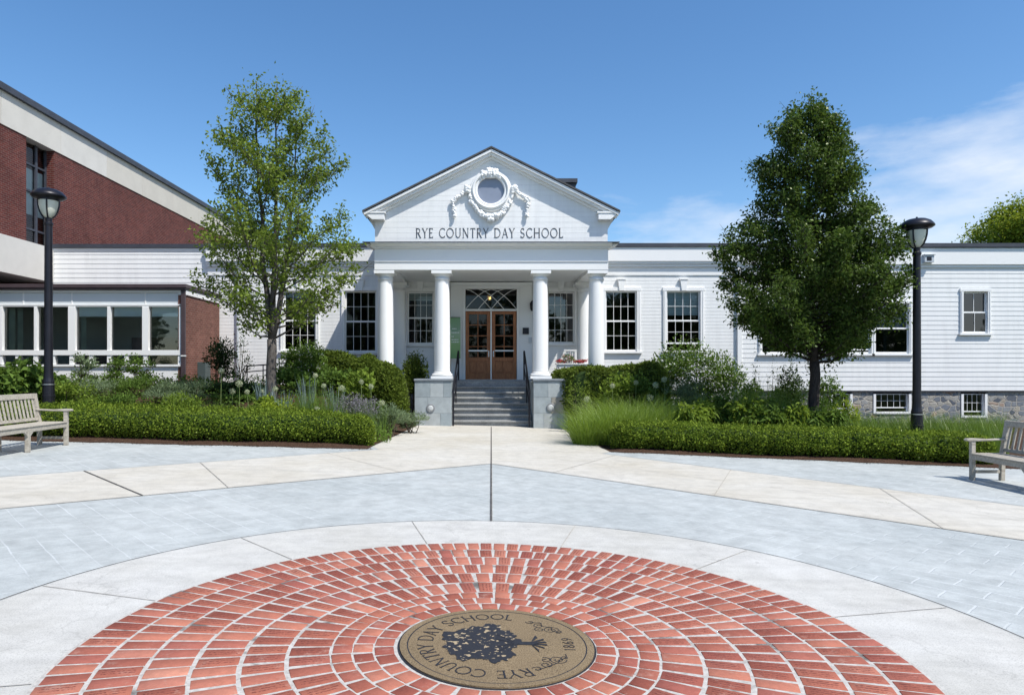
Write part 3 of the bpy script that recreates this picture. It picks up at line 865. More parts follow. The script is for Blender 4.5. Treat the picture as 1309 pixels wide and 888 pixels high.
# ---- portico
PFY = 19.62                                         # face of the entablature
k = PZ
def zp(py): return PZ(py, PFY)
hx = 3.38
p = MB()
p.box(-hx, hx, PFY, PFY+.55, zp(345)+.0, zp(335)); p.box(-hx-.0, hx+.0, PFY-.025, PFY+.55, zp(335)+.002, zp(334))
p.box(-hx, hx, PFY+.012, PFY+.55, zp(334)+.002, zp(317.5))
p.box(-hx-.06, hx+.06, PFY-.06, PFY+.6, zp(317.5)+.002, zp(316))
p.prism([(PFY-.06, zp(316)+.002), (PFY-.22, zp(312.6)), (PFY-.22, zp(311.7)), (PFY+.6, zp(311.7)), (PFY+.6, zp(316)+.002)], -hx-.08, hx+.08, 'x')
p.prism([(-hx-.08, zp(316)+.002), (-hx-.08, zp(311.7)), (-hx-.27, zp(311.7)), (-hx-.27, zp(312.6))], PFY-.10, PFY+.6, 'y')
p.prism([(hx+.08, zp(316)+.002), (hx+.27, zp(312.6)), (hx+.27, zp(311.7)), (hx+.08, zp(311.7))], PFY-.10, PFY+.6, 'y')
for s in (-1, 1):
    p.box(s*hx, s*(hx-.55), PFY+.56, WY-.03, zp(345), zp(317.5))        # side beams back to the wall
p.build('entablature', M['white'], school, bevel=.008)
MB().box(-hx-.29, hx+.29, PFY-.24, PFY+.6, zp(311.7)+.002, zp(310.8)).build('roof_flashing', M['dark_trim'], school)
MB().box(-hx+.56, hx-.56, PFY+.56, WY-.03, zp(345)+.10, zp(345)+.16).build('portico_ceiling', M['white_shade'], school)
# attic and pediment
az0, az1 = zp(310.8)+.003, 6.22
tri_h = 8.02
c = .110
tw = MB()
nb = 26
def half_at(z): return hx if z <= 6.18 else max(0.02, hx*(1-(z-6.18)/(7.88-6.18)))
z = az0; ROUND = (PX(627.3, PFY), zp(243)); RR = .40
while z < 7.86:                                     # flush boards with fine joints
    z2 = min(z+.155, 7.87)
    for (ya, yb, za, zb) in ((PFY+.10, PFY+.1015, z+.003, z2), (PFY+.104, PFY+.104, z, z+.003)):
        tw.face((-half_at(za), ya, za), (half_at(za), ya, za), (half_at(zb), yb, zb), (-half_at(zb), yb, zb))
    z = z2
tw.build('tympanum', M['siding'], school)
for s in (-1, 1): MB().box(s*hx, s*(hx-.1), PFY+.115, 27.0, az0, 6.17).build('attic_wall', M['siding'], school)
# roof
ov = .24; RYF = PFY+.10-ov
sl = .497
def roofz(x, top=8.06): return top-sl*abs(x)
rf = MB()
for s in (-1, 1):
    pts = [(0, roofz(0)), (s*3.70, roofz(3.70)), (s*3.70, roofz(3.70)-.05), (0, roofz(0)-.05)]
    rf.prism(pts, RYF-.03, 30.0, 'y')
rf.build('roof', M['roof'], school)
rk = MB()
for s in (-1, 1):
    rk.prism([(0, roofz(0)-.072), (s*3.66, roofz(3.66)-.072), (s*3.66, roofz(3.66)-.155), (0, roofz(0)-.155)], RYF, PFY+.09, 'y')
    rk.prism([(0, roofz(0)-.157), (s*3.62, roofz(3.62)-.157), (s*3.62, roofz(3.62)-.23), (0, roofz(0)-.23)], RYF+.06, PFY+.09, 'y')
    rk.prism([(0, roofz(0)-.232), (s*3.52, roofz(3.52)-.232), (s*3.52, roofz(3.52)-.31), (0, roofz(0)-.31)], PFY+.04, PFY+.098, 'y')
    # eaves return
    a, b_ = s*(hx-.40), s*3.64
    rk.box(s*(hx-.34), s*3.70, RYF+.01, PFY+.2, 6.145, 6.195)
    rk.prism([(s*(hx-.30), 6.142), (s*3.64, 6.142), (s*(hx+.05), 5.97), (s*(hx-.30), 5.97)] if s > 0 else
             [(s*(hx-.30), 6.142), (s*(hx-.30), 5.97), (s*(hx+.05), 5.97), (s*3.64, 6.142)], RYF+.03, PFY+.09, 'y')
    rk.prism([(s*(hx+.005), 6.142), (s*3.62, 6.142), (s*(hx+.005), 5.72)] if s > 0 else
             [(s*(hx+.005), 6.142), (s*(hx+.005), 5.72), (s*3.62, 6.142)], PFY+.205, 27.0, 'y')
rk.build('raking_cornice', M['white'], school, bevel=.006)
MB().box(PX(711, 25), PX(735, 25), 24.8, 25.3, 6.6, PZ(236, 25)).box(PX(709, 25), PX(737, 25), 24.7, 25.4, PZ(236, 25)+.002, PZ(231, 25)).build('roof_vent', M['dark_trim'], school)

# round window and its plaster garlands
rc = (ROUND[0], PFY+.08, ROUND[1])
m_ = MB()
def ringm(r0, r1, y0, y1, n=48):
    prof = [(r0, 0), (r0, y0-y1), ((r0+r1)/2, y0-y1-.02), (r1, y0-y1), (r1, 0)]
    o = len(m_.v)
    for (r, h) in prof:
        for i in range(n):
            a = 2*math.pi*i/n; m_.v.append((rc[0]+r*math.cos(a), y1+h, rc[2]+r*math.sin(a)))
    for kk in range(len(prof)-1):
        for i in range(n):
            j = (i+1) % n; m_.f.append((o+kk*n+i, o+kk*n+j, o+(kk+1)*n+j, o+(kk+1)*n+i))
ringm(.385, .47, PFY+.02, PFY+.10); ringm(.47, .545, PFY-.02, PFY+.10); ringm(.545, .60, PFY+.03, PFY+.10)
rw = m_.build('round_window', M['white'], school, smooth=True)
d = MB(); d.face(*[(rc[0]+.39*math.cos(2*math.pi*i/48), PFY+.085, rc[2]+.39*math.sin(2*math.pi*i/48)) for i in range(48)])
d.build('pane', plain('round_window_dark', (.23, .26, .33), .18, .05), rw)
rr = random.Random(3)
def lumps(mb, path, r0, r1, n, y, jit=.6):
    L_ = len(path)-1
    for i in range(n):
        t = i/max(1, n-1)*L_; a = min(int(t), L_-1); f = t-a
        x = path[a][0]+(path[a+1][0]-path[a][0])*f; z = path[a][1]+(path[a+1][1]-path[a][1])*f
        rad = r0+(r1-r0)*math.sin(math.pi*i/max(1, n-1))
        for q in range(3):
            mb.ball((rc[0]+x+rr.uniform(-1, 1)*rad*jit, y+rr.uniform(-.02, .01), rc[2]+z+rr.uniform(-1, 1)*rad*jit), rad*rr.uniform(.5, .85), 7, 5)
u = .0226                                           # metres per photograph pixel on the tympanum
for s in (-1, 1):
    g = MB()
    bow = [(s*28*u, 2*u-.0), (s*25*u, -14*u), (s*17*u, -26*u), (s*8*u, -33*u), (0, -35.5*u)]
    lumps(g, bow, .058, .078, 30, PFY+.05)
    lumps(g, [(s*31*u, 4*u), (s*29*u, -1*u)], .07, .085, 5, PFY+.01)
    lumps(g, [(s*33*u, 0), (s*41*u, -8*u), (s*47*u, -12*u)], .058, .055, 11, PFY+.03)
    lumps(g, [(s*46*u, -11*u), (s*49*u, -14*u)], .065, .07, 3, PFY+.03)
    lumps(g, [(s*48*u, -16*u), (s*47*u, -24*u), (s*46*u, -32*u)], .058, .045, 11, PFY+.03)
    g.build('garland', M['white'], school, smooth=True)
g = MB(); lumps(g, [(-6*u, -33*u), (0, -36*u), (6*u, -33*u)], .085, .10, 6, PFY-.01)
g.build('garland_boss', M['white'], school, smooth=True)
g = MB()
lumps(g, [(-12*u, 15*u), (-9*u, 22*u), (0, 27*u), (9*u, 22*u), (12*u, 15*u)], .06, .09, 14, PFY+.02)
g.box(rc[0]-.27, rc[0]+.27, PFY-.03, PFY+.09, rc[2]+15.5*u, rc[2]+19*u)
lumps(g, [(-10*u, 19*u), (0, 23*u), (10*u, 19*u)], .06, .085, 9, PFY-.01)
g.build('crest', M['white'], school, smooth=True)

# ---- stroke lettering (an incised roman)
def arc(cx, cy, rx, ry, a0, a1, n=14):
    return [(cx+rx*math.cos(R(a0+(a1-a0)*i/n)), cy+ry*math.sin(R(a0+(a1-a0)*i/n))) for i in range(n+1)]
TH, TN = .096, .054
GL = {   # letter: (advance, [(points, width)...], [serif x, y ...])
 'R': (.66, [([(.12, 0), (.12, 1)], TH), ([(.12, .965)]+arc(.30, .74, .23, .225, 90, -90)+[(.12, .515)], TN), ([(.30, .51), (.60, 0)], TH)], [(.12, 0), (.12, 1), (.60, 0)]),
 'Y': (.70, [([(.06, 1), (.35, .47)], TH), ([(.64, 1), (.35, .47)], TN), ([(.35, .48), (.35, 0)], TH)], [(.06, 1), (.64, 1), (.35, 0)]),
 'E': (.56, [([(.12, 0), (.12, 1)], TH), ([(.12, .97), (.48, .97)], TN), ([(.12, .52), (.42, .52)], TN), ([(.12, .03), (.50, .03)], TN), ([(.48, 1), (.48, .86)], .04), ([(.50, 0), (.50, .16)], .04)], [(.10, 0), (.10, 1)]),
 'C': (.80, [(arc(.48, .5, .40, .48, 48, 312, 26), .075), ([(.745, .96), (.745, .78)], .04), ([(.75, .04), (.75, .22)], .04)], []),
 'O': (.94, [(arc(.47, .5, .41, .48, 0, 360, 36), .078)], []),
 'U': (.78, [([(.13, 1), (.13, .32)]+arc(.39, .32, .26, .29, 180, 360)+[(.65, 1)], .072)], [(.13, 1), (.65, 1)]),
 'N': (.84, [([(.12, 0), (.12, 1)], TN), ([(.12, 1), (.70, 0)], TH), ([(.70, 0), (.70, 1)], TN)], [(.12, 0), (.12, 1), (.70, 1)]),
 'T': (.66, [([(.33, 0), (.33, 1)], TH), ([(.03, .97), (.63, .97)], TN), ([(.04, 1), (.04, .84)], .04), ([(.62, 1), (.62, .84)], .04)], [(.33, 0)]),
 'D': (.84, [([(.12, 0), (.12, 1)], TH), ([(.10, .97), (.32, .97)]+arc(.32, .5, .44, .47, 90, -90, 20)+[(.10, .03)], .072)], [(.08, 0), (.08, 1)]),
 'A': (.76, [([(.38, 1), (.08, 0)], TN), ([(.38, 1), (.68, 0)], TH), ([(.18, .34), (.58, .34)], TN)], [(.08, 0), (.68, 0)]),
 'S': (.58, [(arc(.29, .735, .20, .24, 35, 270, 16)+arc(.28, .26, .23, .235, 90, -145, 16), .075), ([(.47, .97), (.47, .80)], .045), ([(.08, .03), (.08, .22)], .045)], []),
 'H': (.86, [([(.13, 0), (.13, 1)], TH), ([(.72, 0), (.72, 1)], TH), ([(.13, .52), (.72, .52)], TN)], [(.13, 0), (.13, 1), (.72, 0), (.72, 1)]),
 'L': (.56, [([(.12, 0), (.12, 1)], TH), ([(.12, .03), (.50, .03)], TN), ([(.51, 0), (.51, .18)], .04)], [(.10, 0), (.12, 1)]),
 '1': (.40, [([(.08, .82), (.20, .98), (.20, 0)], .09)], [(.20, 0)]),
 '8': (.62, [(arc(.31, .75, .19, .22, 0, 360, 20), .08), (arc(.31, .26, .23, .24, 0, 360, 20), .08)], []),
 '6': (.62, [(arc(.31, .28, .23, .26, 0, 360, 22), .08), ([(.09, .32), (.20, .72), (.46, .98)], .08)], []),
 '9': (.62, [(arc(.31, .72, .23, .26, 0, 360, 22), .08), ([(.53, .68), (.42, .28), (.16, .02)], .08)], []),
 ' ': (.40, [], []),
}
def stroke_outline(pts, w):
    pts = [Vector(p) for p in pts]; n = len(pts); Lf, Rt = [], []
    for i in range(n):
        a = pts[max(i-1, 0)]; b = pts[min(i+1, n-1)]
        if i == 0 and (pts[0]-pts[-1]).length < 1e-6: a = pts[-2]
        if i == n-1 and (pts[0]-pts[-1]).length < 1e-6: b = pts[1]
        t = (b-a).normalized(); nn = Vector((-t.y, t.x))
        Lf.append(pts[i]+nn*w/2); Rt.append(pts[i]-nn*w/2)
    return Lf, Rt
def glyph_polys(ch):
    adv, st, sf = GL[ch]; out = []
    for pts, w in st:
        Lf, Rt = stroke_outline(pts, w)
        out.append([(Lf[i], Lf[i+1], Rt[i+1], Rt[i]) for i in range(len(Lf)-1)])
    for (x, y) in sf:
        h = .03; yy = y if y == 0 else y-h
        out.append([(Vector((x-.09, yy)), Vector((x+.09, yy)), Vector((x+.09, yy+h)), Vector((x-.09, yy+h)))])
    return adv, out
def text_mesh(mb, text, place, h, track, depth, layer):
    """place(u, v, d) maps text metres and stand-off to the world; strokes stand off by tiny steps"""
    x = 0.0; k = 0
    for ch in text:
        adv, polys = glyph_polys(ch)
        for stq in polys:
            k += 1; d1 = depth+(k % 7)*layer
            for q in stq:
                uv = [(x+p.x*h, p.y*h) for p in q]
                ar = sum(uv[i][0]*uv[(i+1) % 4][1]-uv[(i+1) % 4][0]*uv[i][1] for i in range(4))
                if ar < 0: uv = uv[::-1]
                top = [place(a, b, d1) for a, b in uv]; bot = [place(a, b, 0) for a, b in uv]
                mb.face(*top)
                for i in range(4):
                    j = (i+1) % 4; mb.face(bot[i], bot[j], top[j], top[i])
        x += adv*h+track
    return x-track
def text_width(t, h, track): return sum(GL[c][0]*h+track for c in t)-track
tx0, tx1 = PX(531, PFY), PX(720.5, PFY)
TXT = 'RYE COUNTRY DAY SCHOOL'; hh = .275
XS = .84; tr = ((tx1-tx0)/XS-text_width(TXT, hh, 0))/(len(TXT)-1)
zb = zp(303.0)
mb = MB(); text_mesh(mb, TXT, lambda u_, v_, d_: (tx0+u_*XS, PFY+.103-d_, zb+v_), hh, tr, .012, .0006)
mb.build('lettering', M['letter'], school)

# ---- columns
CY = 19.92
def column(x, y, z0, z1, r=.232, engaged=False):
    H = z1-z0
    prof = [(r, .30), (r*1.0, H*.33), (r*.985, H*.5), (r*.95, H*.7), (r*.905, H-.36), (r*.90, H-.27), (r*.98, H-.255), (r*.98, H-.225), (r*.90, H-.215), (r*.90, H-.17)]
    o = MB().lathe([(r*1.0, .205), (r*1.02, .22), (r, .25)]+prof, (x, y, z0), 32).build('column', M['white'], school, smooth=False)
    for p_ in o.data.polygons: p_.use_smooth = abs(p_.normal.z) < .6
    cp = MB().lathe([(r*.90, H-.169), (r*.94, H-.15), (r*1.10, H-.115), (r*1.16, H-.095)], (x, y, z0), 32)
    cp.box(x-r*1.26, x+r*1.26, y-r*1.26, y+r*1.26, z0+H-.093, z0+H)
    cp.build('capital', M['white'], o)
    bs = MB().box(x-r*1.32, x+r*1.32, y-r*1.32, y+r*1.32, z0, z0+.075)
    bs.lathe([(r*1.18, .077), (r*1.30, .095), (r*1.31, .125), (r*1.2, .15), (r*1.08, .16), (r*1.12, .175), (r*1.10, .195), (r*1.02, .204)], (x, y, z0), 32)
    bs.build('base', M['white'], o)
for x in (-3.10, -1.44, 1.44, 3.08): column(x, CY, 1.395 if abs(x) < 2 else 1.36, zp(345)-.002)
for x in (-3.06, 3.06): column(x, 22.55, 1.34, zp(345)-.002)
# pilaster strips and the frame about the door
pl = MB()
dcx = (door_x0+door_x1)/2
pl.box(-1.36, 1.36, 22.76, WY-.02, tr_z1+.12, 4.60)
pl.box(-1.36, door_x0-.09, 22.80, WY-.02, 1.33, tr_z1+.118); pl.box(door_x1+.09, 1.36, 22.80, WY-.02, 1.33, tr_z1+.118)
pl.box(door_x0-.09, door_x1+.09, 22.78, WY-.02, tr_z1+.02, tr_z1+.118)
pl.box(door_x0-.088, door_x0-.004, 22.74, WY-.02, 1.33, tr_z1+.018); pl.box(door_x1+.004, door_x1+.088, 22.74, WY-.02, 1.33, tr_z1+.018)
pl.box(door_x0-.003, door_x1+.003, 22.76, 22.95, door_zt+.0, door_zt+.065)
pl.box(dcx-.022, dcx+.022, 22.76, 22.9, 1.335, door_zt-.001)
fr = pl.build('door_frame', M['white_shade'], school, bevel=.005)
tg = MB(); tg.face((door_x0, 22.88, door_zt+.06), (door_x1, 22.88, door_zt+.06), (door_x1, 22.88, tr_z1+.02), (door_x0, 22.88, tr_z1+.02))
tg.build('transom_pane', M['glass'], fr)
tb = MB(); za, zb_ = door_zt+.066, tr_z1+.019; W_ = door_x1-door_x0; q = 0
for s in (-1, 1):
    for i in range(0, 3):
        pts = []
        for j in range(13):
            t = j/12; xx = door_x0+W_*(i*.25 + .5*(1-(1-t)**.62)) if s > 0 else door_x1-W_*(i*.25 + .5*(1-(1-t)**.62))
            zz = za+(zb_-za)*t
            if door_x0 <= xx <= door_x1: pts.append((xx, 22.845+(.012 if s > 0 else 0), zz))
        if len(pts) > 2: tb.tube(pts, .011, 6)
tb.build('transom_tracery', M['white'], fr)
# double doors
def door(x0, x1, hinge):
    y = 22.80; z0, z1 = 1.345, door_zt-.006
    m = MB(); st = .115
    gz0, gz1 = z0+.74, z1-.10
    m.box(x0, x0+st, y, y+.05, z0, z1); m.box(x1-st, x1, y, y+.05, z0, z1)
    m.box(x0+st, x1-st, y, y+.05, z1-.10, z1); m.box(x0+st, x1-st, y, y+.05, z0, z0+.20); m.box(x0+st, x1-st, y, y+.05, gz0-.13, gz0)
    w = (x1-x0-2*st)
    m.box(x0+st+w/2-.045, x0+st+w/2+.045, y+.001, y+.049, z0+.20, gz0-.13)
    m.box(x0+st, x1-st, y+.034, y+.045, z0+.201, gz0-.131)
    for s in (0, 1):                                # raised panels
        a = x0+st+.03+s*(w/2+.015); m.box(a, a+w/2-.105, y+.012, y+.0335, z0+.245, gz0-.175)
    m.box(x0+st+w/2-.014, x0+st+w/2+.014, y+.006, y+.044, gz0, gz1)
    for j in range(1, 4):
        zz = gz0+(gz1-gz0)*j/4; m.box(x0+st, x1-st, y+.008, y+.042, zz-.014, zz+.014)
    o = m.build('door', M['door_wood'], school, bevel=.004)
    g = MB(); g.face((x0+st, y+.03, gz0), (x1-st, y+.03, gz0), (x1-st, y+.03, gz1), (x0+st, y+.03, gz1)); g.build('pane', M['glass'], o)
    MB().box(x0+st-.02, x1-st+.02, y-.02, y-.002, gz0+.20, gz0+.245).build('push_bar', M['silver'], o, bevel=.004)
    hxp = x1-.055 if hinge < 0 else x0+.055
    MB().box(hxp-.018, hxp+.018, y-.006, y-.001, gz0+.02, gz0+.22).tube([(hxp, y-.006, gz0+.04), (hxp, y-.05, gz0+.06), (hxp, y-.05, gz0+.18), (hxp, y-.006, gz0+.20)], .010, 6).build('handle', M['silver'], o)
door(door_x0+.003, dcx-.024, -1); door(dcx+.024, door_x1-.003, 1)
MB().box(door_x0-.1, door_x1+.1, 22.66, 22.95, 1.332, 1.344).build('threshold', M['silver'], school)
# wall fittings
MB().box(PX(668, 22.8), PX(676, 22.8), 22.72, 22.798, PZ(427, 22.8), PZ(419, 22.8)).build('intercom', M['black_metal'], school, bevel=.01)
MB().box(PX(675.5, 22.8), PX(680, 22.8), 22.76, 22.798, PZ(438, 22.8), PZ(431, 22.8)).build('wall_plate', M['grey_pipe'], school, bevel=.006)
wl_ = MB().box(1.34, 1.42, 22.68, 22.758, 3.70, 3.95); wl_.lathe([(.05, 0), (.085, .05), (.10, .26), (.06, .32), (.01, .36)], (1.38, 22.58, 3.62), 12)
wl_.build('wall_lantern', M['black_metal'], school)
vb = MB().box(PX(1177, RY), PX(1189, RY), RY-.22, RY-.102, PZ(336.5, RY), PZ(327.5, RY)).box(PX(1176, RY), PX(1190, RY), RY-.26, RY-.102, PZ(327.5, RY)+.001, PZ(326.3, RY))
vb.build('floodlight', M['grey_pipe'], school, bevel=.006)
MB().box(PX(1179.5, RY), PX(1185.5, RY), RY-.226, RY-.221, PZ(334.5, RY), PZ(329.5, RY)).build('floodlight_lens', M['black_metal'], school)
MB().tube([(xw(305), WY-.09, .6), (xw(305), WY-.09, zw(345)), (xw(305), WY-.2, zw(339))], .045, 10).build('downspout', M['grey_pipe'], school)
# porch floor and steps behind
pf = MB(); pf.box(-3.5, 3.5, 21.62, WY-.03, .1, 1.30); pf.box(-3.5, -2.80, 19.5, 21.61, .1, 1.30); pf.box(2.80, 3.5, 19.5, 21.61, .1, 1.30)
pf.build('porch_base', M['slate_tile'], school, bevel=.01)
pf = MB(); pf.box(-3.55, 3.55, 21.57, WY-.03, 1.302, 1.338); pf.box(-3.55, -2.76, 19.46, 21.569, 1.302, 1.357); pf.box(2.76, 3.55, 19.46, 21.569, 1.302, 1.357)
pf.build('porch_floor', M['bluestone'], school, bevel=.006)

# entrance steps and cheek walls
steps = thing('entrance_steps', (0, 20.6, gz(0)), 'worn bluestone entrance steps rising to the oak double doors', 'steps')
NR = 8; rh = 1.30/NR
for i in range(NR-1):
    y0 = 19.90+i*.24
    MB().box(-1.19, 1.19, y0+.05, 21.58, .0 if i == 0 else i*rh-.004, (i+1)*rh-.052).build('riser', M['step_stone'], steps)
    MB().box(-1.19, 1.19, y0, y0+.29, (i+1)*rh-.05, (i+1)*rh).build('tread', M['step_stone'], steps, bevel=.010)
MB().box(-1.19, 1.19, 21.58, 21.615, (NR-1)*rh, 1.30).build('riser', M['step_stone'], steps)
for s in (-1, 1): MB().box(s*1.195, s*1.48, 20.32, 21.61, -.05, 1.30).build('cheek_wall', M['slate_tile'], steps)
def pedestal(s, label):
    x0, x1 = (PX(530, 19.5), PX(577, 19.5)) if s < 0 else (PX(682, 19.5), PX(726, 19.5))
    t = thing('stone_pedestal', ((x0+x1)/2, 19.9, gz(x0)), label, 'pedestal', 'stone pedestals flanking the steps')
    rg = random.Random(4+s); m = MB()
    rows = [-.12, .40, .86, 1.32]
    m.box(x0+.02, x1-.02, 19.52, 20.30, -.15, 1.325)
    zz = rows
    for r in range(3):
        a, b = zz[r], zz[r+1]; cutsx = [x0] + sorted([x0+(x1-x0)*f for f in ([.42, .78] if r == 2 else ([.36] if r == 1 and s < 0 else [.52] if r == 1 else [.3, .70]))]) + [x1]
        for p_, q_ in zip(cutsx[:-1], cutsx[1:]):
            m.box(p_+.003, q_-.003, 19.50+rg.uniform(0, .004), 19.519, a+.003, b-.003)
        for xx, sg in ((x0, 1), (x1, -1)):
            cy = [19.52, 19.52+rg.uniform(.25, .5), 20.30]
            for p_, q_ in zip(cy[:-1], cy[1:]): m.box(xx, xx+sg*.018, p_+.003, q_-.003, a+.003, b-.003)
    m.build('stone_cladding', M['slate_tile'], t, bevel=.003)
    if s > 0: MB().box(x0+(x1-x0)*.52+.003, x1-.003, 19.494, 19.4985, .403, .857).build('brown_tile', plain('brown_slate_tile', (.30, .285, .25), .75, .25, 6, bmp=.2, fine=30), t)
    MB().box(x0-.02, x1+.02, 19.47, 20.32, 1.328, 1.392).build('cap', M['bluestone'], t, bevel=.008)
    lx, lz = (PX(550.5, 19.5), PZ(521.5, 19.5)) if s < 0 else (PX(704, 19.5), PZ(520.5, 19.5))
    lt = MB().lathe([(.085, -.020), (.09, -.026), (.115, -.024), (.125, -.012), (.125, .0)], (lx, 19.498, lz), 28, 'y').build('step_light', M['light_ring'], t)
    MB().lathe([(.008, -.030), (.05, -.028), (.082, -.021), (.084, -.01)], (lx, 19.498, lz), 24, 'y').build('light_lens', M['light_lens'], lt, smooth=True)
pedestal(-1, 'slate clad pedestal with round light, on the left of the entrance steps')
pedestal(1, 'slate clad pedestal with round light and brownish tile, on the right of the entrance steps')
def handrail(s, label):
    x = s*1.045
    t = thing('handrail', (x, 19.7, 0), label, 'handrail', 'black iron handrails of the entrance steps')
    z0, z1 = PZ(499, 19.65), PZ(449, 21.6)
    xb = s*1.10
    MB().tube([(xb, 19.60, z0-.06), (xb, 19.60, z0-.01), (xb, 19.68, z0+.03), (x, 21.52, z1), (x, 21.62, z1+.0), (x, 21.62, z1-.06)], .027, 10).build('rail', M['black_metal'], t)
    MB().tube([(xb, 19.60, z0-.50), (x, 21.60, z1-.42)], .014, 6).build('lower_rail', M['black_metal'], t)
    MB().tube([(xb, 19.60, 0), (xb, 19.60, z0-.055)], .027, 8).build('post', M['black_metal'], t)
    MB().tube([(x, 21.62, 1.30), (x, 21.62, z1-.055)], .027, 8).build('post', M['black_metal'], t)
    f = .5; MB().tube([(x+(xb-x)*f, 20.64, .62), (x+(xb-x)*f, 20.64, z0+(z1-z0)*f+.0)], .018, 8).build('post', M['black_metal'], t)
handrail(-1, 'black iron handrail on the left side of the entrance steps')
handrail(1, 'black iron handrail on the right side of the entrance steps')

# things on the porch
ban = thing('porch_banner', (PX(582, 22.3), 22.3, 1.34), 'green banner with pale lettering half hidden by the column left of the doors', 'banner')
def mat_banner():
    m, nt, b, _ = new_mat('green_banner_print')
    uv = coord(nt, 'UV'); sp = nt.nodes.new('ShaderNodeSeparateXYZ'); nt.links.new(uv, sp.inputs[0])
    wob = mth(nt, 'ADD', sp.outputs['Y'], mth(nt, 'MULTIPLY', noise(nt, uv, 2.2, 3), .5))
    c = ramp(nt, mth(nt, 'FRACT', mth(nt, 'MULTIPLY', wob, .62)), [(0, (.22, .36, .25)), (.35, (.14, .30, .11)), (.7, (.25, .42, .17)), (1, (.33, .46, .33))])
    nt.links.new(c, b.inputs['Base Color']); b.inputs['Roughness'].default_value = .5; return m
bx0, bx1, bz0, bz1 = PX(566, 22.3), PX(588.5, 22.3), PZ(458, 22.3), PZ(406, 22.3)
bp = MB().box(bx0, bx1, 22.29, 22.302, bz0, bz1).build('print', mat_banner(), ban)
tx = MB(); rg = random.Random(9)
for (py, w0, w1) in ((420, .55, .8), (425, .5, .95), (430, .5, .62), (434, .5, .9), (437, .5, .92)):
    a = bx0+(bx1-bx0)*w0; b2 = bx0+(bx1-bx0)*w1; zz = PZ(py, 22.3)
    while a < b2:
        wv_ = rg.uniform(.02, .06); tx.box(a, min(a+wv_, b2), 22.285, 22.2895, zz-.018, zz+.012); a += wv_+.015
tx.build('print_lettering', M['white_shade'], ban)
MB().tube([(bx0+.25, 22.32, 1.34), (bx0+.25, 22.32, bz1)], .012, 8).tube([(bx0, 22.31, bz1+.01), (bx1, 22.31, bz1+.01)], .010, 8).box(bx0+.05, bx1-.1, 22.2, 22.44, 1.339, 1.36).build('stand', M['black_metal'], ban)

pb = thing('flower_box', (PX(734, 21.9), 21.9, 1.34), 'white porch flower box with slatted trellis back, right of the doors', 'planter')
fx0, fx1, fz0, fz1 = PX(712, 21.9), PX(757, 21.9), 1.36, PZ(464.5, 21.9)
m = MB(); m.box(fx0, fx1, 21.75, 22.1, fz0+.1, fz1-.035); m.box(fx0-.04, fx1+.04, 21.71, 22.14, fz1-.033, fz1)
for x in (fx0+.04, fx1-.04):
    for y in (21.78, 22.06): m.box(x-.03, x+.03, y-.03, y+.03, fz0-.02, fz0+.098)
m.build('box', M['planter'], pb, bevel=.006)
m = MB(); tz0, tz1 = fz1, PZ(448.5, 21.9)
ax, bx_, cx_, dx_ = PX(714.5, 21.9), PX(721.5, 21.9), PX(738, 21.9), PX(738.5, 21.9)
m.prism([(ax, tz0), (ax+.09, tz0), (bx_+.07, tz1), (bx_, tz1)], 22.04, 22.08, 'y'); m.prism([(dx_-.07, tz0), (dx_, tz0), (cx_, tz1), (cx_-.07, tz1)], 22.04, 22.08, 'y')
m.box(bx_, cx_, 22.035, 22.085, tz1+.001, tz1+.05)
for i in range(1, 6):
    xx = bx_+(cx_-bx_)*i/6; m.box(xx-.012, xx+.012, 22.05, 22.07, tz0, tz1)
m.build('trellis', M['planter'], pb)
pl_ = thing('pendant_lamp', (PX(626, 24.4), 24.4, PZ(381, 24.4)), 'small lit amber pendant lamp glowing behind the transom', 'lamp')
me_, nt_, b_, o_ = new_mat('lit_amber_bulb'); b_.inputs['Base Color'].default_value = (.8, .5, .15, 1)
b_.inputs['Emission Color'].default_value = (1, .62, .16, 1); b_.inputs['Emission Strength'].default_value = 2.5
c0 = Vector(pl_.location)
MB().ball(c0, .055, 12, 8).build('bulb', me_, pl_, smooth=True)
mm = MB().tube([c0+Vector((0, 0, .12)), c0+Vector((0, 0, 1.0))], .008, 6)
for a in range(6):
    w = R(60*a); mm.tube([c0+Vector((.03*math.cos(w), .03*math.sin(w), .12)), c0+Vector((.10*math.cos(w), .10*math.sin(w), .02)), c0+Vector((.04*math.cos(w), .04*math.sin(w), -.10))], .008, 5)
mm.build('lamp_cage', plain('brass', (.45, .32, .10), .35, .1, 5, metal=.8), pl_)

# ---------------------------------------------------------------- ramp railing on the west side
rl = thing('ramp_railing', (-6.5, 21.6, .9), 'black pipe railing of the ramp along the left wing wall', 'railing')
ry = 21.6; m = MB()
xa, xb = PX(313, ry), PX(482, ry)
za1, zb1 = PZ(468, ry), PZ(455, ry)
m.tube([(xa, ry, za1-.18), (xa-.04, ry, za1-.10), (xa, ry, za1), (xb, ry, zb1)], .022, 8); m.tube([(xa, ry, za1-.18), (xb, ry, zb1-.18)], .018, 8)
for i in range(9):
    x = xa+.07+(xb-xa-.12)*i/8; z = za1+(zb1-za1)*(x-xa)/(xb-xa); m.tube([(x, ry, .3), (x, ry, z)], .018, 6)
m.build('rail', M['black_metal'], rl)

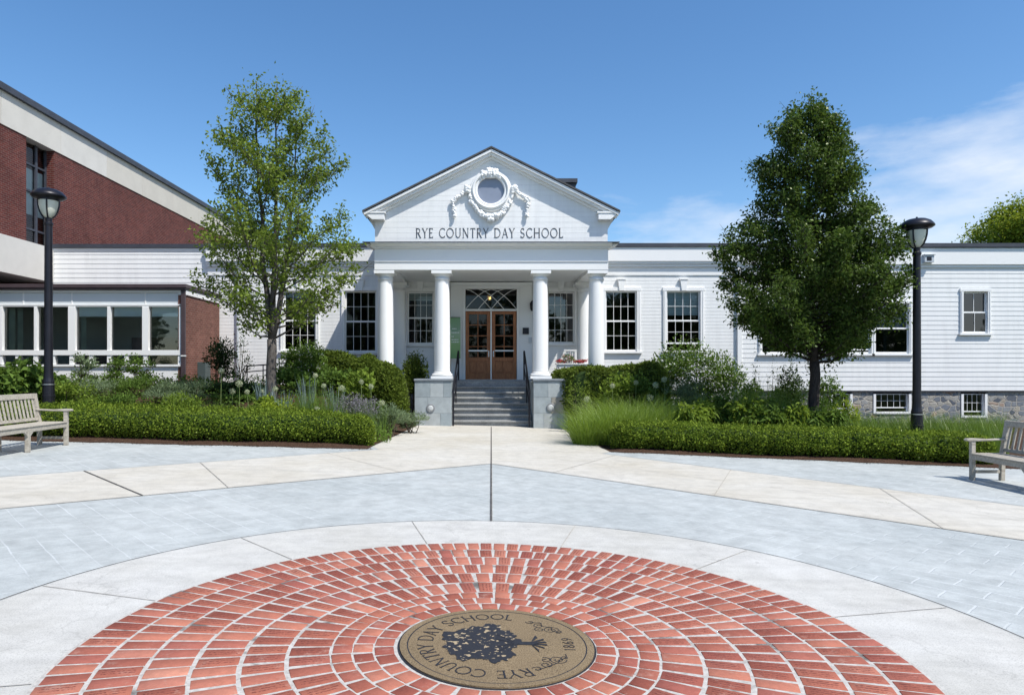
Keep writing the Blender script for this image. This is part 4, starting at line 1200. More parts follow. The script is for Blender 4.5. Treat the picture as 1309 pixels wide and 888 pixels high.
# ---------------------------------------------------------------- the low glazed annex
AY = 20.4
def xa_(px): return PX(px, AY)
def za_(py): return PZ(py, AY)
annex = thing('glazed_annex', (-13, AY, .5), 'low flat-roofed annex with a row of wide white-framed windows and brick end wall', 'annex')
AX1 = -9.18
MB().box(-21, AX1+.08, AY-.18, WY-.06, za_(368.5), za_(363.8)+.0).box(-21, AX1+.05, AY-.15, WY-.06, za_(371), za_(368.5)-.002).build('flat_roof', M['brown_trim'], annex, bevel=.008)
m = MB()
m.box(-21, xa_(232), AY-.03, AY+.12, za_(390.5), za_(389)-.0); m.box(-21, xa_(232), AY-.06, AY+.12, za_(374), za_(371)-.003)
m.box(-21, xa_(232), AY-.02, AY+.12, za_(392), za_(390.5)-.002)
m.box(-21, xa_(232), AY-.05, AY+.12, za_(454), za_(447.5)); m.box(-21, xa_(232), AY-.07, AY+.12, za_(468.5), za_(465.8))
m.build('window_rail', M['white'], annex, bevel=.005)
MB().box(-21, xa_(232), AY+.005, AY+.11, za_(389)+.002, za_(374)-.002).build('spandrel_panel', M['grey_panel'], annex)
MB().box(-21, xa_(232), AY-.01, AY+.11, .2, za_(468.5)-.002).build('base_panel', M['white'], annex)
for a, b in ((-6, 4), (88, 97), (182.5, 190.5), (229.5, 232.5), (-100, -91), (-192, -183)):
    MB().box(xa_(a), xa_(b), AY-.045, AY+.10, za_(447.5)+.002, za_(392)-.002).build('mullion', M['white'], annex, bevel=.004)
for a in (46, 139.5, -50, -145):
    MB().box(xa_(a-1.9), xa_(a+1.9), AY-.03, AY+.10, za_(447.5)+.002, za_(392)-.002).build('mullion', M['white'], annex, bevel=.004)
for a in (-4, 1, 23, 46, 68, 92, 117, 140, 162, 186, 230.5):
    MB().box(xa_(a-2.6), xa_(a+2.6), AY-.03, AY+.10, za_(465.8)+.002, za_(454)-.002).build('lower_mullion', M['white'], annex, bevel=.004)
for a in (30, 92, 186): MB().box(xa_(a-.8), xa_(a+.8), AY-.012, AY+.004, za_(389)+.003, za_(374)-.003).build('panel_batten', M['white'], annex)
for a, b, bl in ((4, 44.5, 0), (48.5, 88, 0), (97, 137.5, .22), (142, 182.5, .22), (190.5, 229.5, .22), (-47, -6, 0), (-91, -52, .2)):
    g = MB(); g.face((xa_(a), AY+.06, za_(447.5)), (xa_(b), AY+.06, za_(447.5)), (xa_(b), AY+.06, za_(392)), (xa_(a), AY+.06, za_(392)))
    po = g.build('pane', M['glass_annex'], annex)
    if bl:
        h = (za_(392)-za_(447.5))*bl; bb = MB().box(xa_(a)+.03, xa_(b)-.03, AY+.12, AY+.13, za_(392)-h, za_(392)); bb.build('blind', M['blind'], po)
for i, (a, b) in enumerate(((4, 20.5), (25.5, 43.5), (48.5, 65.5), (70.5, 89.5), (94.5, 114.5), (119.5, 137.5), (142.5, 159.5), (164.5, 183.5), (188.5, 228))):
    g = MB(); g.face((xa_(a), AY+.05, za_(465.8)), (xa_(b), AY+.05, za_(465.8)), (xa_(b), AY+.05, za_(454)), (xa_(a), AY+.05, za_(454)))
    g.build('lower_pane', M['glass_annex'], annex)
cu = MB()
for (a, b) in ((4, 12), (38, 45), (97, 104), (15, 22)):
    n = 8
    for i in range(n):
        p0 = xa_(a)+(xa_(b)-xa_(a))*i/n; p1 = xa_(a)+(xa_(b)-xa_(a))*(i+1)/n
        cu.face((p0, AY+.25+.04*(i % 2), za_(447)), (p1, AY+.25+.04*((i+1) % 2), za_(447)), (p1, AY+.25+.04*((i+1) % 2), za_(392)), (p0, AY+.25+.04*(i % 2), za_(392)))
cu.build('curtain', M['curtain'], annex)
m = MB().box(-21, AX1-.25, WY-.3, WY-.1, .2, 4.0); m.box(-21, AX1-.25, AY+.13, WY-.31, 1.2, 1.25); m.box(-21, AX1-.25, AY+.13, WY-.31, 3.72, 3.76)
m.build('room_shell', M['interior_annex'], annex)
m = MB().box(-13.4, -12.2, 21.6, 22.2, 1.26, 2.3).box(-11.6, -10.2, 21.9, 22.4, 1.26, 2.7); m.build('furniture', M['interior_wood'], annex)
m = MB().box(AX1-.22, AX1, AY-.02, WY-.07, .1, za_(377)).build('brick_end_wall', M['brick_annex'], annex)
MB().box(AX1-.2, AX1+.035, AY-.04, WY-.08, za_(377)+.002, za_(371)-.004).build('end_fascia', M['white'], annex)
MB().box(xa_(233), xa_(238.3), AY-.10, AY-.021, .3, za_(371)-.004).build('downspout', M['brown_trim'], annex, bevel=.01)
MB().box(xa_(233), xa_(240), AY-.115, AY-.10, za_(455.5), za_(454)).build('downspout_strap', M['white'], annex)
MB().box(AX1+.002, AX1+.25, 21.2, 21.6, 1.2, 1.9).build('meter_box', plain('green_grey_box', (.06, .085, .085), .5, .1), annex, bevel=.01)

# ---------------------------------------------------------------- the tall brick hall on the west
TX = -14.86
hall = thing('brick_hall', (TX-4, 24, .8), 'tall dark red brick hall with pale concrete roof band at the left edge', 'school hall')
zb0, zb1, zr = 5.77, 9.10, 10.12
wy0, wy1 = 868*14.86/(628-33.5), 868*14.86/(628-69.5)
m = MB()
m.box(TX-9, TX, 6, wy0, zb0, zb1); m.box(TX-9, TX, wy1, 60, zb0, zb1)
m.box(TX-9, TX-.42, wy0, wy1, zb0+.0, zb1-.003)
m.box(TX-9, TX-.02, WY+.1, 60, -.6, zb0-.002)
m.build('brick_wall', M['brick_dark'], hall)
m = MB(); y = 6.0
edges = [6.0, 9.5, 12.2, 15.0, 17.8, 20.55, 23.4, 26.2, 28.85, 31.6, 34.4, 37.2, 40, 44, 48, 52, 56, 60]
for a, b in zip(edges[:-1], edges[1:]): m.box(TX-.3, TX+.03, a+.006, b-.006, zb1+.002, zr)
m.box(TX-9, TX-.31, 6, 60, zb1+.002, zr)
m.build('upper_concrete_band', M['panel_concrete'], hall)
m = MB()
for a, b in ((6, 12), (12, 17.6), (17.6, 22.98)): m.box(TX-9, TX+.05, a+.004, b-.004, 4.62, zb0-.002)
m.build('lower_concrete_band', M['panel_concrete'], hall)
MB().box(TX-9.1, TX+.14, 5.9, 60.1, zr+.002, zr+.20).build('roof_edge', M['dark_trim'], hall)
MB().box(TX-9, TX-3.0, 6, 22.9, .0, 4.61).build('recessed_wall', M['dark_trim'], hall)
wg = MB(); gy = TX-.30
fz0 = zb0+.004
wg.box(gy-.03, gy+.05, wy0+.02, wy0+.08, fz0, zb1-.01); wg.box(gy-.03, gy+.05, wy1-.08, wy1-.02, fz0, zb1-.01)
ym = wy0+(wy1-wy0)*.62
wg.box(gy-.03, gy+.05, ym-.05, ym+.05, fz0, zb1-.01)
for zz in (fz0+.5, fz0+1.75, fz0+2.62): wg.box(gy-.03, gy+.045, wy0+.08, wy1-.08, zz-.03, zz+.03)
hw = wg.build('window', M['dark_trim'], hall)
g = MB(); g.face((gy, wy0+.05, fz0), (gy, wy1-.05, fz0), (gy, wy1-.05, zb1-.02), (gy, wy0+.05, zb1-.02)); g.build('pane', M['glass'], hw)
g = MB(); g.face((gy-.06, wy0+.05, fz0+1.0), (gy-.06, wy1-.05, fz0+1.0), (gy-.06, wy1-.05, fz0+2.5), (gy-.06, wy0+.05, fz0+2.5)); g.build('blind', M['blind'], hw)

# ================================================================== OBJECTS OF THE PLAZA
# ---- the medallion
MC = Vector((.032, 3.84, 0))
med = thing('bronze_medallion', (MC.x, MC.y, gz(MC.x)), 'round weathered bronze medallion with dark tree emblem set in the brick circle', 'medallion')
mz = .0285
def mp_(x, y, d): return (MC.x+x, MC.y+y, gz(MC.x+x)+mz+d)
m = MB(); n = 96
for (r0, r1, z0_, z1_) in ((0, .500, 0, 0), (.500, .506, -.003, -.003), (.506, .545, .001, .001)):
    for i in range(n):
        a, b = 2*math.pi*i/n, 2*math.pi*(i+1)/n
        if r0 == 0: m.face(mp_(0, 0, 0), mp_(r1*math.cos(a), r1*math.sin(a), 0), mp_(r1*math.cos(b), r1*math.sin(b), 0))
        elif z1_ > 0: 
            m.face(mp_(r0*math.cos(a), r0*math.sin(a), z0_), mp_(r1*math.cos(a), r1*math.sin(a), z1_), mp_(r1*math.cos(b), r1*math.sin(b), z1_), mp_(r0*math.cos(b), r0*math.sin(b), z0_))
            m.face(mp_(r1*math.cos(a), r1*math.sin(a), z1_), mp_(r1*math.cos(a), r1*math.sin(a), -.02), mp_(r1*math.cos(b), r1*math.sin(b), -.02), mp_(r1*math.cos(b), r1*math.sin(b), z1_))
m.build('disc', M['bronze'], med)
m = MB()
for (r0, r1, d) in ((.499, .507, .0003), (.546, .557, -.006)):
    for i in range(n):
        a, b = 2*math.pi*i/n, 2*math.pi*(i+1)/n
        m.face(mp_(r0*math.cos(a), r0*math.sin(a), d), mp_(r1*math.cos(a), r1*math.sin(a), d), mp_(r1*math.cos(b), r1*math.sin(b), d), mp_(r0*math.cos(b), r0*math.sin(b), d))
m.build('rim_groove', M['inlay'], med)
m = MB(); RB, LH = .362, .088
a0, sweep = R(-64), R(221)
trk = (sweep*RB*1.08-text_width(TXT, LH, 0))/(len(TXT)-1)
def around(u_, v_, d_):
    a = a0-u_/(RB*1.08); r = RB+v_; return mp_(r*math.cos(a), r*math.sin(a), d_-.001 if d_ == 0 else d_)
text_mesh(m, TXT, around, LH, trk, .002, .0002)
m.build('lettering', M['inlay'], med)
m = MB()
text_mesh(m, '1869', lambda u_, v_, d_: mp_(.435-v_, -.085+u_, d_-.001 if d_ == 0 else d_), .062, .012, .002, .0002)
m.build('numerals', M['inlay'], med)
m = MB(); n = 140; rg = random.Random(2)
pts = []
for i in range(n):
    a = 2*math.pi*i/n
    r = 1+.085*math.sin(5*a+.6)+.06*math.sin(9*a+1.7)+.045*math.sin(17*a)+.03*math.sin(31*a+2)+rg.uniform(-.025, .025)
    pts.append((-.075+.215*r*math.cos(a)-.02*math.cos(2*a), .26*r*math.sin(a)))
for i in range(n):
    j = (i+1) % n; m.face(mp_(-.075, 0, .0022), mp_(*pts[i], .0022), mp_(*pts[j], .0022))
m.build('tree_crown_emblem', M['crown_inlay'], med)
m = MB()
m.face(mp_(.06, -.030, .0026), mp_(.15, -.022, .0026), mp_(.20, -.024, .0026), mp_(.20, .024, .0026), mp_(.15, .020, .0026), mp_(.06, .034, .0026))
for k, (ex, ey, w) in enumerate(((.235, .100, .030), (.27, .062, .020), (.285, .022, .016), (.285, -.018, .016), (.27, -.060, .022), (.232, -.105, .030))):
    sy = ey*.22; m.face(mp_(.196, sy-.006, .0029+.0001*k), mp_(ex, ey-w*.6, .0029+.0001*k), mp_(ex-.012+.01*(k % 2), ey+w*.6, .0029+.0001*k), mp_(.196, sy+.006, .0029+.0001*k))
for k, (y0, y1) in enumerate(((-.02, -.12), (.02, .12), (0, .05), (0, -.06))):
    m.face(mp_(.10, y0*.6-.006, .0038+.0001*k), mp_(.0, y1-.005, .0038+.0001*k), mp_(.0, y1+.005, .0038+.0001*k), mp_(.10, y0*.6+.006, .0038+.0001*k))
m.build('tree_trunk_emblem', M['inlay'], med)
m = MB(); q = 0
def flat_stroke(pts, w, d):
    Lf, Rt = stroke_outline(pts, w)
    for i in range(len(Lf)-1):
        qd = [Lf[i], Rt[i], Rt[i+1], Lf[i+1]]; m.face(*[mp_(p.x, p.y, d) for p in qd])
for s in (-1, 1):
    m = MB()
    for k, (ca, cr, r0, tw_) in enumerate(((s*33, .385, .050, 1.6), (s*47, .375, .036, 1.3), (s*40, .335, .032, 1.2), (s*58, .39, .028, 1.0), (s*27, .41, .024, 1.0))):
        cx_, cy_ = cr*math.cos(R(ca)), cr*math.sin(R(ca))
        pp = [(cx_+r0*(1-.75*t/30)*math.cos(s*(t/30*tw_*2*math.pi)+k), cy_+r0*(1-.75*t/30)*math.sin(s*(t/30*tw_*2*math.pi)+k)) for t in range(31)]
        flat_stroke(pp, .0055, .0012+.0002*k+.0001*(s > 0))
    pp = [(.40*math.cos(R(s*(22+t*1.0)))+.012*math.sin(t*.5), .40*math.sin(R(s*(22+t*1.0)))+.012*math.cos(t*.45)) for t in range(36)]
    flat_stroke(pp, .005, .0028+.0001*(s > 0))
    m.build('scroll_ornament', M['inlay'], med)

# ---- lamps
def street_lamp():
    t = thing('street_lamp', (0, 0, 0), 'x', 'street lamp', 'black lamp posts in the garden beds')
    bm_ = M['black_metal']; T = 4.75
    MB().lathe([(.125, -.5), (.125, .30), (.135, .30), (.135, .34), (.122, .345), (.118, .62), (.10, .70), (.092, .80), (.088, 1.0), (.078, T-.84), (.080, T-.82), (.092, T-.80), (.092, T-.76), (.07, T-.74), (.075, T-.66), (.05, T-.65)], (0, 0, 0), 16).build('post', bm_, t, smooth=False)
    MB().lathe([(.136, .56), (.136, .575)], (0, 0, 0), 16).build('post_band', M['silver'], t)
    MB().lathe([(.065, T-.655), (.12, T-.59), (.165, T-.50), (.192, T-.40), (.20, T-.32), (.20, T-.26)], (0, 0, 0), 20).build('globe', M['globe'], t, smooth=True)
    c = MB()
    for k in range(4):
        a = R(35+90*k); cc, ss = math.cos(a), math.sin(a)
        c.tube([(r*cc, r*ss, T+z) for r, z in ((.075, -.66), (.135, -.60), (.18, -.505), (.206, -.40), (.212, -.30), (.212, -.24))], .016, 6)
    c.lathe([(.213, -.30+T), (.222, -.29+T), (.222, -.25+T), (.213, -.24+T)], (0, 0, 0), 24)
    c.build('globe_cage', bm_, t)
    h = MB().lathe([(.205, T-.275), (.30, T-.25), (.352, T-.215), (.356, T-.20), (.335, T-.165), (.28, T-.105), (.19, T-.062), (.08, T-.040), (.02, T-.036), (.018, T-.03), (.024, T-.018), (.012, T-.004)], (0, 0, 0), 32).build('hood', bm_, t)
    for p_ in h.data.polygons: p_.use_smooth = True
    return t
lp = street_lamp()
for i, (px, ptop, lab) in enumerate(((62, 239, 'black lamp post with acorn globe in the left bed, in front of the brick hall'), (1172, 277, 'black lamp post with acorn globe in the right bed, beside the dark leafy tree'))):
    o = lp if i == 0 else copy_tree(lp)
    o.scale = (.94, .94, 1.0)
    o.location = (PX(px, 14.4), 14.4, PZ(ptop, 14.4)-4.75); o.rotation_euler.z = R(-12 if i == 0 else 4); o['label'] = lab

# ---- benches
def bench():
    t = thing('garden_bench', (0, 0, 0), 'x', 'bench', 'weathered wooden benches beside the plaza')
    w = M['teak']; Lh = 1.19
    def leg(x, front):
        m = MB()
        if front: m.box(x-.033, x+.033, -.29, -.225, -.02, .62 if abs(x) > .5 else .385)
        else: m.prism([(.19, -.02), (.255, -.02), (.262, .42), (.345, .90), (.285, .90), (.20, .42)] if abs(x) > .5 else [(.19, -.02), (.255, -.02), (.262, .385), (.20, .385)], x-.033, x+.033, 'x')
        m.build('leg', w, t, bevel=.004)
    for x in (-Lh+.04, 0, Lh-.04): leg(x, True); leg(x, False)
    m = MB(); m.box(-Lh+.075, Lh-.075, -.285, -.25, .325, .405); m.box(-Lh+.075, Lh-.075, .20, .235, .325, .405)
    for x in (-Lh+.05, 0, Lh-.05): m.box(x-.018, x+.018, -.248, .198, .33, .40)
    m.build('seat_frame', w, t, bevel=.004)
    m = MB()
    for k in range(6):
        y = -.30+k*.088; m.box(-Lh+.0 if k not in (0,) else -Lh+.075, Lh-.0 if k not in (0,) else Lh-.075, y, y+.072, .408, .428)
    m.build('seat', w, t, bevel=.005)
    m = MB()
    m.prism([(.29, .86), (.335, .86), (.352, .955), (.302, .955)], -Lh-.01, Lh+.01, 'x')
    m.prism([(.222, .455), (.258, .455), (.268, .51), (.232, .51)], -Lh+.075, Lh-.075, 'x')
    ns = 21
    for k in range(ns):
        x = -Lh+.13+(2*Lh-.26)*k/(ns-1); m.prism([(.234, .511), (.252, .511), (.322, .859), (.304, .859)], x-.022, x+.022, 'x')
    m.build('backrest', w, t, bevel=.004)
    for s in (-1, 1):
        x = s*(Lh-.04)
        MB().prism([(-.36, .622), (-.375, .640), (-.355, .662), (-.25, .668), (.0, .655), (.285, .668), (.285, .640), (.0, .627), (-.25, .6215)], x-.045, x+.045, 'x').build('armrest', w, t, bevel=.008)
        MB().box(x-.018, x+.018, -.224, .195, .10, .15).build('stretcher', w, t, bevel=.004)
        m = MB(); m.prism([(.13, .30), (.13, .324), (.0, .324)], x-.02, x+.02, 'x')
    for x in (0,):
        MB().prism([(-.12, .325), (.12, .325), (.033, .25), (-.033, .25)], -.284, -.251, 'y').build('bracket', w, t)
    return t
bn = bench()
bn.location = (-8.20, 11.62, gz(-8.2)+.02); bn.rotation_euler = (0, 0, R(90+3)); bn['label'] = 'sunlit weathered wooden bench at the left edge of the plaza, before the clipped hedge'
b2 = copy_tree(bn)
b2.location = (8.10, 9.92, gz(8.1)+.02); b2.rotation_euler = (0, 0, R(-90)); b2['label'] = 'shaded grey wooden bench at the right edge of the plaza, seen end on'

# ================================================================== PLANTS
def unit(v): return v/np.maximum(np.linalg.norm(v, axis=1, keepdims=True), 1e-9)
def rnd_dir(n): return unit(RNG.normal(size=(n, 3)))
def leafset(P, D, U, ln, wr=.5, fold=.18, droop=.0):
    """one folded blade of two triangles per leaf"""
    D = unit(D); S = np.cross(D, U); S = unit(S); U = np.cross(S, D)
    ln = np.broadcast_to(np.asarray(ln, float).reshape(-1, 1), (len(P), 1))
    mid = P+D*ln*.45
    l = mid-S*ln*wr*.5+U*ln*fold*wr; r = mid+S*ln*wr*.5+U*ln*fold*wr
    t = P+D*ln; t[:, 2] -= (ln*droop)[:, 0]
    return np.stack([P, r, t, l], 1)
def leaves_obj(name, sets, mat, parent=None, org=None, top=None):
    V = np.concatenate([s.reshape(-1, 3) for s in sets]); n = len(V)//4
    b = np.arange(n)[:, None]*4
    Fc = np.concatenate([b+np.array([[0, 1, 2]]), b+np.array([[0, 2, 3]])])
    if org is None: org = ORG[parent.name]
    me = np_mesh(name, V-np.array(org), Fc)
    return link_mesh(name, me, mat, parent, org)
def blades_obj(name, base, tipdir, h, w, lean, droop, mat, parent=None, org=None):
    """arching grass blades; base (n,3), tipdir (n,2) unit, the rest (n,)"""
    n = len(base); ts = np.array([0, .35, .7, 1.0]); V = np.zeros((n, 8, 3))
    side = np.stack([-tipdir[:, 1], tipdir[:, 0]], 1)
    a = RNG.uniform(0, 2*np.pi, n); sd = np.stack([np.cos(a), np.sin(a)], 1); side = side*.5+sd*.7
    side /= np.linalg.norm(side, axis=1, keepdims=True)
    for k, t in enumerate(ts):
        out = (lean*t**1.7)[:, None]*tipdir
        z = h*t-droop*t**3
        ww = w*(1-t*.92)*(.6+.4*min(1, t*3))
        for s in (0, 1):
            V[:, 2*k+s, :2] = base[:, :2]+out+side*(ww*(s-.5))[:, None]
            V[:, 2*k+s, 2] = base[:, 2]+z
    b = np.arange(n)[:, None]*8
    Fc = np.concatenate([b+np.array([[2*k, 2*k+1, 2*k+3, 2*k+2]]) for k in range(3)])
    if org is None: org = ORG[parent.name]
    me = np_mesh(name, V.reshape(-1, 3)-np.array(org), Fc)
    return link_mesh(name, me, mat, parent, org)

def lump_noise(s, k):
    return .5*np.sin(2.1*s+k)+.3*np.sin(4.7*s+2*k+1)+.2*np.sin(9.3*s+3*k)
def hedge(name, pts, wid, hgt, leaf, mat, n, label, cat='hedge', lump=.06, group=None, zoff=0, core=True, flat=4.0, stems=False, top_only=False, twist=.5, scallop=0, foot=.78):
    pts = [np.array(p, float) for p in pts]
    seg = [np.linalg.norm(b-a) for a, b in zip(pts[:-1], pts[1:])]; Ltot = sum(seg)
    cum = np.concatenate([[0], np.cumsum(seg)])
    mid = along(pts[0], pts[-1], .5); c0 = (float(mid[0]), float(mid[1]), bedz(float(mid[0]), float(mid[1]))+zoff)
    t = thing(name, c0, label, cat, group)
    def surf(s, th, scale):
        i = np.clip(np.searchsorted(cum, s, side='right')-1, 0, len(seg)-1)
        f = (s-cum[i])/np.array(seg)[i]
        A = np.array(pts)[i]; B = np.array(pts)[i+1]; C = A+(B-A)*f[:, None]
        T = (B-A)/np.linalg.norm(B-A, axis=1, keepdims=True); Nn = np.stack([T[:, 1], -T[:, 0]], 1)
        end = np.minimum(s, Ltot-s)/(wid*.5); es = np.where(end < 1, np.sqrt(np.maximum(0, 1-(1-np.clip(end, 0, 1))**2.6)), 1.0)
        ct, st = np.cos(th), np.sin(th)
        rr_ = (np.abs(ct)**flat+np.abs(st)**flat)**(-1/flat)
        lm = 1+lump*(lump_noise(s*2.2, 1.0)+lump_noise(s*1.3+th*2, 4.0)+.6*np.sin(s*11+th*4)*np.sin(th*7+s*3))-scallop*(1-np.abs(np.sin(np.pi*s/.78)))**2
        lateral = ct*rr_*wid*.5*scale*lm*es
        up = .5*(1+st*rr_)                            # 0 base .. 1 top
        zz = up*hgt*(1+lump*.7*lump_noise(s*1.7, 2.5))*(.35+.65*es)*scale+(1-scale)*hgt*.5
        taper = foot+(1-foot)*np.clip(up*2.2, 0, 1)
        XY = C+Nn*(lateral*taper)[:, None]
        z = gzn(XY[:, 0])+np.array([bedz(float(x), float(y)) for x, y in zip(XY[:, 0], XY[:, 1])])-gzn(XY[:, 0])+zoff
        P = np.stack([XY[:, 0], XY[:, 1], z+zz], 1)
        No = np.stack([Nn[:, 0]*ct, Nn[:, 1]*ct, st], 1)
        return P, No
    s = RNG.uniform(0, Ltot, n); th = RNG.uniform(-.5*np.pi*.55, np.pi*1.2, n)
    s[:n//12] = np.where(RNG.random(n//12) < .5, RNG.uniform(0, wid*.5, n//12), Ltot-RNG.uniform(0, wid*.5, n//12))
    P, No = surf(s, th, 1.0)
    dep = RNG.exponential(.055, n)-.04+.03*np.sin(s*23+th*9)*np.sin(s*13-th*15)
    stray = RNG.random(n) < .035; dep = np.where(stray, -RNG.uniform(.02, .10, n), dep)
    P = P-No*dep[:, None]
    D = unit(No*.7+rnd_dir(n)*.9+np.array([0, 0, .25])); U = unit(No+rnd_dir(n)*twist)
    leaves_obj('foliage', [leafset(P, D, U, leaf*RNG.uniform(.6, 1.25, n), .62)], mat, t)
    if core:  # added solid dark green shell: darkens the hedge depth, stops see-through
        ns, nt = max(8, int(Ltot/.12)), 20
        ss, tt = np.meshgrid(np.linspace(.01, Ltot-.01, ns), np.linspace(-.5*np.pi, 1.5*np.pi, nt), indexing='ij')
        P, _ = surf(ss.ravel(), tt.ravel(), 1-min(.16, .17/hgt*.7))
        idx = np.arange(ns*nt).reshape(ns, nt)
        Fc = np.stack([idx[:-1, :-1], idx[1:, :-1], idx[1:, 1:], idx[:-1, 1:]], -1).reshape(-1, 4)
        link_mesh('dark_core', np_mesh('dark_core', P-np.array(c0), Fc), L['deep'], t, Vector(c0))
    return t

def shrub(name, x, y, rx, ry, h, leaf, mat, n, label, cat='shrub', z=None, lobes=9, wr=.5, air=.35, up=.3, droop=0, group=None, flowers=None, stems=10, base=.12, stem_mat='twig', fold=.18):
    """a bush of overlapping leafy lobes on woody stems"""
    z0 = bedz(x, y) if z is None else z
    t = thing(name, (x, y, z0), label, cat, group)
    cs = []
    for k in range(lobes):
        a = RNG.uniform(0, 2*np.pi); r = math.sqrt(RNG.uniform(0, 1))*.62
        hz = (base+.05+(.80-base)*((k*7 % lobes)+.5)/lobes)*(1-.30*r)
        cs.append((x+rx*r*math.cos(a), y+ry*r*math.sin(a), z0+h*hz, RNG.uniform(.26, .42)))
    per = n//lobes; S = []; FS = []
    m = MB()
    for (cx_, cy_, cz_, f) in cs:
        d = rnd_dir(per); d[:, 2] = np.abs(d[:, 2])*.75+d[:, 2]*.25
        d = unit(d)
        rad = RNG.uniform(0, 1, per)**air
        sz = np.array([rx*f*1.25, ry*f*1.25, h*f*.85])
        P = np.array([cx_, cy_, cz_])+d*rad[:, None]*sz*(1+.16*np.sin(5*d[:, :1]*3+cx_*7))
        P[:, 2] = np.maximum(P[:, 2], z0+.02)
        D = unit(d*.6+rnd_dir(per)*.8+np.array([0, 0, up])); U = unit(d*.5+rnd_dir(per)*.6+np.array([0, 0, .6]))
        S.append(leafset(P, D, U, leaf*RNG.uniform(.55, 1.3, per), wr, fold, droop))
        if flowers:
            kf = int(per*flowers[1]); sel = RNG.choice(per, kf, replace=False)
            Pf = P[sel]+d[sel]*.02
            for q in range(3):
                Df = rnd_dir(kf); Df[:, 1] -= .4
                FS.append(leafset(Pf+RNG.normal(size=(kf, 3))*.012, Df, np.tile([0., -.6, .8], (kf, 1))+rnd_dir(kf)*.5, flowers[2]*RNG.uniform(.7, 1.3, kf), .8))
    leaves_obj('foliage', S, mat, t)
    if flowers: leaves_obj('flowers', FS, flowers[0], t)
    if stems:
        for k in range(stems):
            c = cs[k % len(cs)]
            bx = x+RNG.uniform(-.2, .2)*rx; by = y+RNG.uniform(-.2, .2)*ry
            m.tube([(bx, by, z0-.05), (bx*.5+c[0]*.5+RNG.uniform(-.04, .04), by*.5+c[1]*.5, z0+(c[2]-z0)*.55), (c[0], c[1], c[2]+h*.08)], [.012, .009, .004], 5)
        m.build('stems', M[stem_mat], t)
    return t

def grass_clump(x, y, rad, h, n, mat, label, lean=.6, droop=.35, w=.008, z=None, name='ornamental_grass', cat='ornamental grass', group=None):
    z0 = bedz(x, y) if z is None else z
    t = thing(name, (x, y, z0), label, cat, group)
    a = RNG.uniform(0, 2*np.pi, n); r = rad*np.sqrt(RNG.uniform(0, 1, n))
    base = np.stack([x+r*np.cos(a), y+r*np.sin(a), np.full(n, z0-.02)], 1)
    a2 = a+RNG.normal(0, .5, n); td = np.stack([np.cos(a2), np.sin(a2)], 1)
    hh_ = h*RNG.uniform(.6, 1.1, n); ln = lean*h*RNG.uniform(.25, 1.1, n)*(.35+.65*r/rad)
    blades_obj('blades', base, td, hh_, np.full(n, w)*RNG.uniform(.7, 1.3, n), ln, droop*h*RNG.uniform(.2, 1.1, n), mat, t)
    return t

